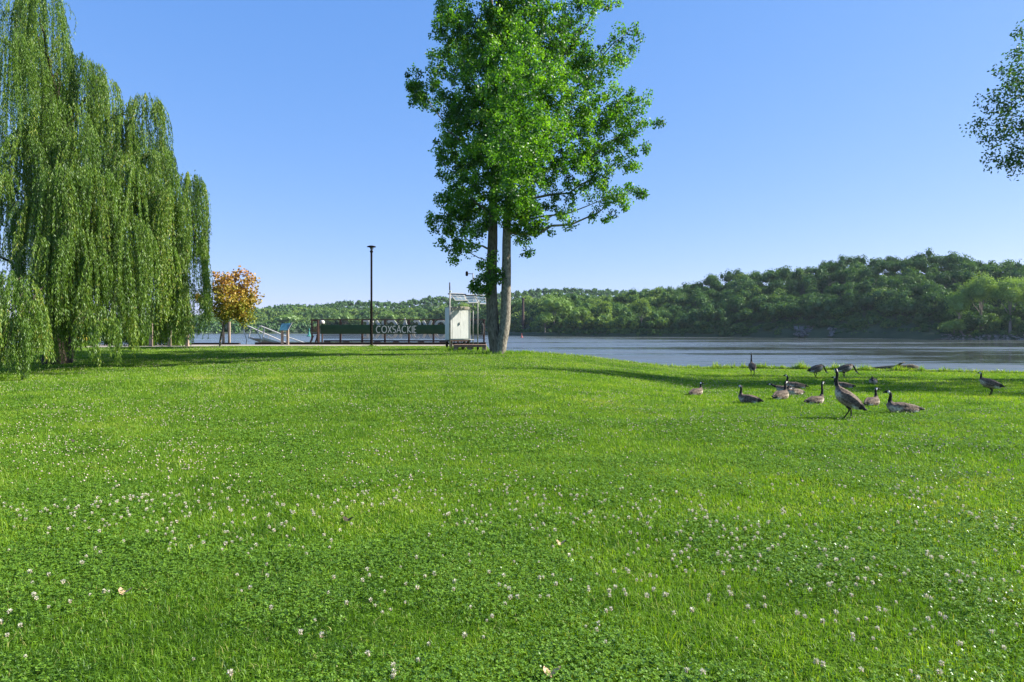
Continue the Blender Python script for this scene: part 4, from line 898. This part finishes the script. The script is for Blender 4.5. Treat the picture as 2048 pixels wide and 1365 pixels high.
def blades(pts, h, w, lean, g, seg=True, tint=None):
    """curved grass blades; pts (n,3)"""
    n = len(pts); a = g.uniform(0, 6.283, n); ln = np.abs(g.normal(0, lean, n)); hh = h * g.uniform(.55, 1.3, n); ww_ = w * g.uniform(.7, 1.3, n)
    dx, dy = np.cos(a), np.sin(a); b = a + g.uniform(-.9, .9, n) + 1.57; sx, sy = np.cos(b) * ww_ / 2, np.sin(b) * ww_ / 2
    tint = g.uniform(0, 1, n) if tint is None else tint
    def pt(u, k): return np.stack([pts[:, 0] + dx * ln * hh * u ** 1.8 + k * sx, pts[:, 1] + dy * ln * hh * u ** 1.8 + k * sy, pts[:, 2] + hh * (u - .32 * np.minimum(ln, 1.2) * u * u)], 1)
    i = np.arange(n)[:, None]
    if seg:
        V = np.stack([pt(0, -1), pt(0, 1), pt(.55, -.8), pt(.55, .8), pt(1, 0)], 1).reshape(-1, 3)
        return V, i * 5 + np.array([[2, 3, 4]]), i * 5 + np.array([[0, 1, 3, 2]]), np.repeat(tint, 5)
    V = np.stack([pt(0, -1), pt(0, 1), pt(1, 0)], 1).reshape(-1, 3)
    return V, i * 3 + np.array([[0, 1, 2]]), np.zeros((0, 4), int), np.repeat(tint, 3)
# strap-leaved clump in front of the shrubs
for px, Y, lab, sd_ in [(275, 42.9, 'clump of long arching strap leaves before the dark shrub, left of the notice board', 1), (292, 42.8, 'narrower strap-leaved clump touching the leftmost notice board post', 2), (352, 43.1, 'strap-leaved clump between the last two notice board posts', 3)]:
    b = gx(px, Y); gg = np.random.default_rng(sd_); n = 130; P = np.tile(np.array(b), (n, 1)) + gg.normal(size=(n, 3)) * np.array([.28, .15, 0])
    V, f3, f4, T = blades(P, .95, .05, .55, gg); link('strap_plant', np_mesh('strap_plant', V, [f3, f4], M['clover'], T), label=lab, cat='plant')
gg = np.random.default_rng(8)
for k, (px, Y, lab) in enumerate([(140, 41.2, 'yellow flowering plant right of its neighbour under the willow'), (82, 41.0, 'yellow flowering plant at the left under the willow'), (100, 41.4, 'sparse yellow flowering plant in the middle of the flower bed')]):
    b = gx(px, Y); o = thing('yellow_flower_plant', lab, 'flowers', b); n = 260
    P = np.array(b) + np.stack([gg.normal(0, .45, n), gg.normal(0, .25, n), np.zeros(n)], 1)
    V, f3, f4, T = blades(P, .6, .03, .35, gg); link('stems', np_mesh('stems', V - np.array(b), [f3, f4], M['weed'], T * .4), o)
    m = MB()
    for q in range(90): c = P[q] + np.array([0, 0, gg.uniform(.4, .72)]); m.add(ICO1[0] * np.array([.05, .05, .03]) + c, ICO1[1])
    m.build('blossoms', M['yellow'], o)

# ------------------------------------------------------------------ geese
goose_m, t_, out = nodes('goose_plumage'); L = t_.links.new
at_ = t_.nodes.new('ShaderNodeAttribute'); at_.attribute_name = 'col'; pb = t_.nodes.new('ShaderNodeBsdfPrincipled'); pb.inputs['Roughness'].default_value = .75; pb.inputs['Specular IOR Level'].default_value = .25
tc = t_.nodes.new('ShaderNodeTexCoord'); mp = t_.nodes.new('ShaderNodeMapping'); mp.inputs['Scale'].default_value = (22, 17, 22)
vz = t_.nodes.new('ShaderNodeTexVoronoi'); vz.inputs['Scale'].default_value = 1.0
mr = t_.nodes.new('ShaderNodeMapRange'); mr.inputs[1].default_value = .1; mr.inputs[2].default_value = .75; mr.inputs[3].default_value = .55; mr.inputs[4].default_value = 1.65
mu = t_.nodes.new('ShaderNodeMix'); mu.data_type = 'RGBA'; mu.blend_type = 'MULTIPLY'; mu.inputs[0].default_value = 1
bp = t_.nodes.new('ShaderNodeBump'); bp.inputs['Strength'].default_value = .5; bp.inputs['Distance'].default_value = .01
L(tc.outputs['Object'], mp.inputs[0]); L(mp.outputs[0], vz.inputs['Vector']); L(vz.outputs['Distance'], mr.inputs[0]); L(at_.outputs['Color'], mu.inputs[6]); L(mr.outputs[0], mu.inputs[7]); L(mu.outputs[2], pb.inputs['Base Color'])
L(vz.outputs['Distance'], bp.inputs['Height']); L(bp.outputs[0], pb.inputs['Normal']); L(pb.outputs[0], out.inputs[0])
def chain(ctrl, n): # ctrl rows x,y,z,r
    C = smooth_path([c[:3] for c in ctrl], n); t = np.linspace(0, len(ctrl) - 1, n); r = np.interp(t, range(len(ctrl)), [c[3] for c in ctrl]); return C, r
def goose(px, py, face, pose, neck, label, scale=1.0, head_turn=0.0, Y=None, pitch=0.0, seed=0):
    """face: heading in degrees, 0 = towards +X (right), 90 = away. neck: 'up','graze','low','tuck','mid'"""
    p = gp(px, py) if Y is None else gx(px, Y)
    st = pose == 'stand'; bz = .40 if st else .125; m = MB()
    tilt = R(pitch + (14 if st else 3)); ct, s_t = math.cos(tilt), math.sin(tilt)
    def bt(x, y, z): return (x * ct - z * s_t, y, bz + x * s_t + z * ct)
    fl = 1.0 if st else .86
    body = [(-.27, 0, -.015, .05), (-.18, 0, -.005, .105), (-.07, 0, 0, .145), (.05, 0, 0, .165), (.14, 0, .0, .158), (.22, 0, .025, .120), (.285, 0, .06, .078)]
    C, r = chain([(*bt(b[0], b[1], b[2]), b[3]) for b in body], 26)
    for c, q in zip(C, r): m.add(ICO2[0] * np.array([q, q * 1.02, q * fl]) + c, ICO2[1])
    # folded wings and crossed tips
    for s_ in (-1, 1):
        for u in np.linspace(0, 1, 14):
            c = bt(.15 - .49 * u, s_ * (.118 - .098 * u), .055 - .01 * u); q = np.interp(u, [0, .25, .6, 1], [.055, .088, .065, .016])
            m.add(ICO2[0] * np.array([q * 1.3, q * .62, q * .95]) + np.array(c), ICO2[1])
    for u in np.linspace(0, 1, 8):   # tail
        c = bt(-.22 - .15 * u, 0, .004 + .012 * u); m.add(ICO2[0] * np.array([.05, .055 - .02 * u, .022]) + np.array(c), ICO2[1])
    nb = bt(.26, 0, .06)
    ux = np.array([math.cos(R(head_turn)), math.sin(R(head_turn)), 0])
    NK = {'up': [(0, 0), (.06, .10), (.07, .22), (.06, .36), (.09, .445)], 'mid': [(0, 0), (.03, .08), (.02, .16), (.02, .24), (.07, .285)], 'short': [(0, 0), (.05, .07), (.05, .14), (.05, .20), (.08, .235)],
          'low': [(0, 0), (.10, .03), (.18, .06), (.24, .10), (.30, .10)], 'graze': [(0, 0), (.09, .015), (.17, -.07), (.22, -.18), (.27, -.26)], 'tuck': [(0, 0), (.02, .07), (-.03, .13), (-.08, .12), (-.09, .07)],
          'down': [(0, 0), (.04, .09), (.07, .13), (.11, .09), (.13, .03)]}[neck]
    nk = [(nb[0] + a, nb[1], nb[2] + b) for a, b in NK]
    rr = [.078, .050, .037, .034, .036]
    NC, nr = chain([(*a, b) for a, b in zip(nk, rr)], 26)
    for c, q in zip(NC, nr): m.add(ICO1[0] * q + c, ICO1[1])
    hd = NC[-1]; dz = {'graze': -.75, 'tuck': -.3, 'down': -.8}.get(neck, -.08)
    if neck == 'tuck': ux = np.array([-.9, .35, 0])
    fw = ux + np.array([0, 0, dz]); fw /= np.linalg.norm(fw); upv = np.array([0, 0, 1.]) - fw * fw[2]; upv /= np.linalg.norm(upv); sdv = np.cross(upv, fw)
    def hp_(a, b, c): return hd + fw * a + sdv * b + upv * c
    Rm = np.stack([fw, sdv, upv], 0)
    for (a, c, s3_) in [(.0, .002, (.042, .034, .036)), (.03, .0, (.040, .029, .031)), (.058, -.006, (.026, .021, .020)), (.078, -.010, (.022, .015, .013)), (.096, -.013, (.018, .011, .009)), (.110, -.015, (.010, .009, .006))]:
        m.add((ICO2[0] * np.array(s3_)) @ Rm + hp_(a, 0, c), ICO2[1])
    legs = []
    if st:
        for s_ in (-1, 1):
            hip = np.array(bt(.0, s_ * .065, -.09)); ft = np.array([.03 + .05 * s_ * (seed % 2), s_ * .06, .012])
            kn = np.array([-.02, s_ * .063, hip[2] * .55])
            C2, r2 = chain([(*hip, .05), (*((hip + kn) / 2), .028), (*kn, .020), (*ft, .018)], 26)
            legs.append(C2)
            for c, q in zip(C2, r2): m.add(ICO1[0] * q + c, ICO1[1])
            for ang in (-.4, 0, .4):
                for u in np.linspace(0, .07, 4): m.add(ICO1[0] * np.array([.013, .013, .010]) + ft + np.array([math.cos(ang) * u, math.sin(ang) * u, -.003]), ICO1[1])
    V = np.concatenate(m.V); me0 = np_mesh('tmp', V, [np.concatenate(m.F3)]); to = bpy.data.objects.new('tmp', me0); COL.objects.link(to)
    md = to.modifiers.new('r', 'REMESH'); md.mode = 'VOXEL'; md.voxel_size = .0085; md.use_smooth_shade = True
    ms_ = to.modifiers.new('s', 'SMOOTH'); ms_.factor = .5; ms_.iterations = 2
    dg = bpy.context.evaluated_depsgraph_get(); me = bpy.data.meshes.new_from_object(to.evaluated_get(dg)); bpy.data.objects.remove(to); bpy.data.meshes.remove(me0)
    me.name = 'goose'
    n = len(me.vertices); co = np.zeros(n * 3, np.float32); me.vertices.foreach_get('co', co); co = co.reshape(-1, 3)
    col = np.tile(np.array([.085, .060, .042]), (n, 1))
    # body frame
    lx = co[:, 0] * ct + (co[:, 2] - bz) * s_t; lz = -co[:, 0] * s_t + (co[:, 2] - bz) * ct; ay = np.abs(co[:, 1])
    gg = np.random.default_rng(seed); jn = 1 + .12 * np.sin(lx * 95)[:, None]
    col *= jn
    br_ = sm(.04, .20, lx)[:, None] * sm(.09, .0, lz)[:, None]; col = col * (1 - br_) + np.array([.36, .31, .24]) * br_           # pale breast
    fk = (sm(-.02, -.08, lz) * sm(.30, .1, lx))[:, None]; col = col * (1 - fk) + np.array([.20, .155, .115]) * fk                    # flank
    ut = (sm(-.10, -.20, lx) * sm(.0, -.035, lz))[:, None]; col = col * (1 - ut) + np.array([.44, .43, .39]) * ut                   # white under tail
    wl = ((np.abs(lz - .0) < .013) & (ay > .07) & (lx < .12) & (lx > -.25))[:, None]; wl = wl & (np.sin(lx * 70)[:, None] > -.3); col = np.where(wl, np.array([.17, .135, .10]), col)
    tp = ((lx < -.27) & (lz > -.03))[:, None]; col = np.where(tp, np.array([.02, .018, .016]), col)
    dN = np.min(np.linalg.norm(co[:, None, :] - NC[None, ::2, :], axis=2) , axis=1); k0 = 6
    dN2 = np.min(np.linalg.norm(co[:, None, :] - NC[None, 5::2, :], axis=2), axis=1)
    isn = dN2 < .045
    hv = co - hd; ha = hv @ fw; hb = hv @ sdv; hc = hv @ upv; ish = (np.linalg.norm(hv - fw * .05, axis=1) < .085)
    black = np.array([.012, .011, .010]); col = np.where((isn | ish)[:, None], black, col)
    ck = ((ha > -.028) & (ha < .022) & (np.abs(hb) > .012) & (hc < .018) & (hc > -.045) & (np.linalg.norm(hv, axis=1) < .06)); col = np.where(ck[:, None], np.array([.48, .47, .44]), col)
    if st:
        for C2 in legs: dl = np.min(np.linalg.norm(co[:, None, :] - C2[None, 8:, :], axis=2), axis=1); col = np.where((dl < .03)[:, None] | (co[:, 2] < .03)[:, None], np.array([.02, .018, .016]), col)
    a = me.attributes.new('col', 'FLOAT_COLOR', 'POINT'); c4 = np.ones((n, 4), np.float32); c4[:, :3] = col; a.data.foreach_set('color', c4.ravel())
    me.materials.clear(); me.materials.append(goose_m)
    o = link('goose', me, label=label, cat='goose', group='Canada geese on the lawn')
    o.location = p - Vector((0, 0, 0.0 if st else .03 * scale)); o.rotation_euler = (0, 0, R(face)); o.scale = (scale,) * 3
    return o
goose(1391, 791, 42, 'sit', 'short', 'sitting goose with head turned right, leftmost of the flock', head_turn=-75, seed=1, scale=.80)
goose(1505, 753, 80, 'stand', 'up', 'upright goose standing near the shore with long raised neck, seen from behind', scale=1.0, seed=2)
goose(1500, 807, 128, 'sit', 'mid', 'sitting goose looking right in front of the resting cluster', head_turn=-140, seed=3, scale=.86)
goose(1560, 799, 40, 'sit', 'mid', 'sitting goose with dark upright neck and tail to the left, nearest of the tight cluster', head_turn=-10, seed=4, scale=.92)
goose(1592, 778, 170, 'sit', 'mid', 'goose lying in the shade facing left with its head raised, at cluster back', seed=5, scale=.92)
goose(1574, 786, 150, 'sit', 'low', 'goose in the tight cluster with neck stretched low to the left', seed=6, scale=.85)
goose(1590, 791, 200, 'sit', 'tuck', 'goose in the middle of the cluster with its head tucked into its back', seed=7, scale=.85)
goose(1628, 809, 25, 'sit', 'up', 'sitting goose with tall straight black neck, left of the big standing goose', head_turn=0, seed=8, scale=.80)
goose(1631, 757, 8, 'stand', 'graze', 'goose grazing with head down right, left one of the two grazing near the shore', seed=9, scale=.95)
goose(1688, 757, -5, 'stand', 'graze', 'grazing goose behind the head of the big standing goose, facing right', seed=10, scale=.98)
goose(1747, 768, 235, 'sit', 'down', 'small resting goose in the shade preening with bowed head', seed=11, scale=.85)
goose(1688, 777, 160, 'sit', 'short', 'resting goose in the shade partly hidden behind the big goose neck', seed=12, scale=.85)
goose(1698, 837, 136, 'stand', 'up', 'largest goose standing tall in front with pale breast and raised black neck', scale=.87, pitch=19, head_turn=-60, seed=13)
goose(1742, 812, 38, 'sit', 'mid', 'sitting goose facing right just behind the tail of the big goose', head_turn=-60, seed=14, scale=.82)
goose(1808, 827, 176, 'sit', 'mid', 'goose lying stretched out with head raised to the left, nearest at the right', seed=15, scale=.95)
goose(1982, 792, 128, 'stand', 'short', 'lone goose standing at the far right of the flock with short raised neck', seed=16, scale=.80)

# ------------------------------------------------------------------ driftwood on the near shore
lg = gx(1780, 37.0); m = MB()
a_, b_ = Vector((XX(1722, 36.0), 36.4, 0)), Vector((XX(1834, 35.6), 35.6, 0))
for e in (a_, b_): e.z = float(G(e.x, e.y))
zl_ = ZZ(735, 36)
m.tube(smooth_path([(a_.x, a_.y, zl_ - .12), ((a_.x + b_.x) / 2, 36.1, zl_ - .02), (b_.x - .8, b_.y, zl_ + .02), (b_.x, b_.y, zl_ - .02)], 20), np.interp(np.linspace(0, 1, 20), [0, .5, .85, 1], [.04, .10, .19, .13]), 14, .16)
m.tube([(b_.x - 1.1, b_.y, zl_ + .05), (b_.x - .9, b_.y - .1, zl_ + .22), (b_.x - .7, b_.y - .12, zl_ + .3)], [.09, .05, .02], 8)
m.build('driftwood_log', M['log'], smooth=True, label='dark weathered driftwood log among weeds at the near water edge', cat='log')

# ------------------------------------------------------------------ fallen leaves
for (px, py, sz, lab) in [(1121, 1096, .05, 'curled tan dead leaf in the grass right of the middle'), (251, 1195, .055, 'pinkish dead leaf lying in the grass at lower left'), (1102, 1359, .06, 'tan dead leaf at the bottom edge of the lawn'), (150, 887, .07, 'dark dead leaf on the lawn at far left'), (697, 1047, .07, 'dark dead leaf in the grass left of the middle')]:
    sz *= .75; c = gp(px, py); gg = np.random.default_rng(px); n = 12; a = np.linspace(0, 6.283, n, endpoint=False); rr_ = sz * (.75 + .35 * np.abs(np.cos(a * 1.5)))
    V = np.stack([rr_ * np.cos(a), rr_ * .7 * np.sin(a), .045 + .02 * np.cos(2 * a)], 1); V = np.vstack([V, [[0, 0, .04]]]) + np.array(c)
    link('fallen_leaf', np_mesh('fallen_leaf', V, [np.array([[i, (i + 1) % n, n] for i in range(n)])], M['dead_leaf'] if py != 887 and py != 1047 else M['bark_dark']), label=lab, cat='leaf', group='dead leaves on the lawn')

# ------------------------------------------------------------------ grass and clover
g = np.random.default_rng(99)
def scatter(y0, y1, dens, margin=4.5):
    A = .78 * (y1 ** 2 - y0 ** 2) + 2 * margin * (y1 - y0); n = int(dens * A)
    y = y0 + (y1 - y0) * g.uniform(0, 1, int(n * 1.9)); hw = .78 * y + margin; hm = .78 * y1 + margin
    x = g.uniform(-hm, hm, len(y)); k = np.abs(x) < hw; x, y = x[k][:n], y[k][:n]
    ok = (y < shore_y(x) + .25) & ~on_path(x, y); x, y = x[ok], y[ok]
    return x, y
def patch_t(x, y): return .5 + .22 * noise2(x, y, 1.3) + .20 * noise2(x + 40, y, .30) + .14 * noise2(x + 7, y + 3, .11)
VV = []; F3_ = []; F4_ = []; TT = []; n0 = 0
for (y0, y1, dens, w, h, lean, seg) in [(0.3, 4.6, 10000, .0040, .044, 1.05, True), (4.6, 8, 5600, .0055, .046, 1.0, True), (8, 14, 2500, .008, .048, .85, False), (14, 23, 900, .0135, .058, .65, False), (23, 44, 330, .022, .058, .6, False)]:
    x, y = scatter(y0, y1, dens); n = len(x); T = np.clip(patch_t(x, y) * .8 + g.normal(0, .16, n) + .02, 0, .93)
    dry = g.uniform(0, 1, n) < .035; T = np.where(dry, g.uniform(.93, 1, n), T)
    hh = h * (1 + .28 * noise2(x, y, .35)); cl_ = .004 + 0 * x
    if y0 < 14:
        k = g.uniform(0, 1, n) < np.clip(.78 + .5 * noise2(x + 3, y, .11), .25, 1); x, y, T, hh = x[k], y[k], T[k], hh[k]; n = len(x)
    P = np.stack([x + g.normal(0, .01, n), y, G(x, y) - .004], 1)
    V, f3, f4, tt = blades(P, np.clip(hh, .025, .12), w, lean, g, seg, T)
    VV.append(V); F3_.append(f3 + n0); F4_.append(f4 + n0); TT.append(tt); n0 += len(V)
# taller coarse tufts
x, y = scatter(2, 20, 1.3); 
for k in range(len(x)):
    if noise2(x[k], y[k], .6) < .1: continue
    m_ = int(g.integers(10, 26)); P = np.stack([x[k] + g.normal(0, .05, m_), y[k] + g.normal(0, .05, m_), np.full(m_, float(G(x[k], y[k])))], 1)
    V, f3, f4, tt = blades(P, .11, .0065, .6, g, True, np.clip(g.normal(.55, .15, m_), 0, .9)); VV.append(V); F3_.append(f3 + n0); F4_.append(f4 + n0); TT.append(tt); n0 += len(V)
print('grass verts', n0)
link('grass', np_mesh('grass', np.concatenate(VV), [np.concatenate(F3_), np.concatenate(F4_)], M['grass'], np.concatenate(TT)), kind='stuff', label='mown bright green lawn grass covering the park', cat='grass')
# clover leaves: three leaflets on a point
VV = []; TT = []
for (y0, y1, dens, s_) in [(1.0, 5, 3400, .0102), (5, 9, 1500, .0135), (9, 16, 400, .021)]:
    x, y = scatter(y0, y1, dens); k = noise2(x + 9, y, .5) + g.normal(0, .35, len(x)) > .05; x, y = x[k], y[k]; n = len(x)
    c = np.stack([x, y, G(x, y) + g.uniform(.02, .055, n)], 1); a0 = g.uniform(0, 6.28, n); tn_ = np.clip(g.normal(.5, .2, n), 0, 1)
    for q in range(3):
        a = a0 + q * 2.094; d = np.stack([np.cos(a), np.sin(a), g.normal(.1, .3, n)], 1); s2_ = np.stack([-np.sin(a), np.cos(a), g.normal(0, .25, n)], 1)
        V = np.stack([c, c + d * s_ * .7 + s2_ * s_ * .55, c + d * s_ * 1.15, c + d * s_ * .7 - s2_ * s_ * .55], 1).reshape(-1, 3); VV.append(V); TT.append(np.repeat(tn_, 4))
V = np.concatenate(VV); print('clover', len(V))
link('clover', np_mesh('clover', V, [np.arange(len(V)).reshape(-1, 4)], M['clover'], np.concatenate(TT)), kind='stuff', label='low clover leaves growing through the lawn', cat='clover')
# white clover blossoms
VV = []; FF = []; n0 = 0
OCT = (np.array([[1, 0, 0], [-1, 0, 0], [0, 1, 0], [0, -1, 0], [0, 0, 1], [0, 0, -1.]]), np.array([[0, 2, 4], [2, 1, 4], [1, 3, 4], [3, 0, 4], [2, 0, 5], [1, 2, 5], [3, 1, 5], [0, 3, 5]]))
PV = []; PT = []
for (y0, y1, dens, shp) in [(1.0, 7, 66, None), (7, 14, 60, ICO1), (14, 42, 36, OCT)]:
    x, y = scatter(y0, y1, dens); k = (noise2(x - 20, y, .9) * .6 + noise2(x, y + 30, .3) * .5 + g.normal(0, .45, len(x))) > .12; x, y = x[k], y[k]; n = len(x)
    r = g.uniform(.006, .0125, n) * (1.15 if shp is None else 1) * np.where(y > 14, 1.15, 1); c = np.stack([x, y, G(x, y) + g.uniform(.045, .085, n)], 1)
    if shp is None:      # near heads: a ball of little upward-curved petals, the old ones drooping and brown
        for q in range(34):
            u = (q + .5) / 34; zz = 1 - 1.75 * u; aa = q * 2.4 + g.uniform(0, 6.28, n); rh = np.sqrt(max(0, 1 - zz * zz))
            d = np.stack([np.cos(aa) * rh + g.normal(0, .15, n), np.sin(aa) * rh + g.normal(0, .15, n), zz * .9 + g.normal(0, .12, n)], 1); d /= np.linalg.norm(d, axis=1)[:, None]
            tilt_ = d + np.array([0, 0, .35 if zz > -.2 else -.5]); tilt_ /= np.linalg.norm(tilt_, axis=1)[:, None]
            v_, f_, t_2 = leaves(c + d * r[:, None] * .35, tilt_, r * 1.0, r * .42, np.clip(.35 + .65 * (zz + .5) + g.normal(0, .15, n), 0, 1), g); PV.append(v_); PT.append(t_2)
        st_ = np.repeat(c, 1, 0)
        continue
    V = shp[0][None] * r[:, None, None] * np.array([1, 1, .85]) * (1 + g.normal(0, .22, (n, len(shp[0]), 1))) + c[:, None]
    VV.append(V.reshape(-1, 3)); FF.append((shp[1][None] + (np.arange(n) * len(shp[0]))[:, None, None]).reshape(-1, 3) + n0); n0 += V.shape[0] * V.shape[1]
PV = np.concatenate(PV); print('petals', len(PV))
link('clover_blossoms', np_mesh('near_blossoms', PV, [np.arange(len(PV)).reshape(-1, 4)], M['petal'], np.concatenate(PT)), kind='stuff', label='cream and pinkish clover blossoms nearest the camera in the foreground lawn', cat='clover blossoms')
link('clover_blossoms', np_mesh('clover_blossoms', np.concatenate(VV), [np.concatenate(FF)], M['flower']), kind='stuff', label='white and pinkish clover blossoms scattered over the middle and far lawn', cat='clover blossoms')
# weeds along the water edge
n = 46000; x = g.uniform(.5, 40, n); dens_ = np.interp((x / 36 * F + CX), [1020, 1350, 1480, 1560, 1700, 1900, 2100], [.25, .3, .8, 1, .9, .35, .3])
k = g.uniform(0, 1, n) < dens_; x = x[k]; n = len(x); y = shore_y(x) + np.abs(g.normal(0, .5, n)) - .35
hh = .14 + .34 * g.uniform(.2, 1, n) ** 2 * np.clip(.6 + noise2(x * 1.5, y, .30), 0, 1.3) * np.interp(x / 36 * F + CX, [1300, 1480, 1800, 1950], [.15, 1, .9, .2])
V, f3, f4, T = blades(np.stack([x, y, G(x, y) - .01], 1), hh, .024, .5, g, True, np.clip(g.normal(.5, .25, n), 0, 1))
link('shore_weeds', np_mesh('shore_weeds', V, [f3, f4], M['weed'], T), kind='stuff', label='bright yellow-green weeds and tall grass along the near water edge', cat='weeds')
# uncut grass round the trunks, platform and posts
VV = []; n0 = 0; F3_ = []; F4_ = []; TT = []
for (px, py_Y, sx, sy, n, h) in [(1001, 34.0, .75, .4, 700, .20), (940, 35.3, 1.1, .2, 700, .16), (905, 36.4, .5, .4, 500, .25), (743, 41.9, .25, .2, 120, .15), (440, 40.4, .3, .2, 160, .15), (1025, 34.0, .5, .3, 150, .13)]:
    b = gx(px, py_Y); P = np.stack([b.x + g.normal(0, sx, n), py_Y + g.normal(0, sy, n), np.zeros(n)], 1); P[:, 2] = G(P[:, 0], P[:, 1])
    V, f3, f4, tt = blades(P, h, .02, .6, g, True, np.clip(g.normal(.35, .2, n), 0, 1)); VV.append(V); F3_.append(f3 + n0); F4_.append(f4 + n0); TT.append(tt); n0 += len(V)
link('long_grass', np_mesh('long_grass', np.concatenate(VV), [np.concatenate(F3_), np.concatenate(F4_)], M['grass'], np.concatenate(TT)), kind='stuff', label='uncut longer grass around the tree trunks, posts and platform', cat='grass')
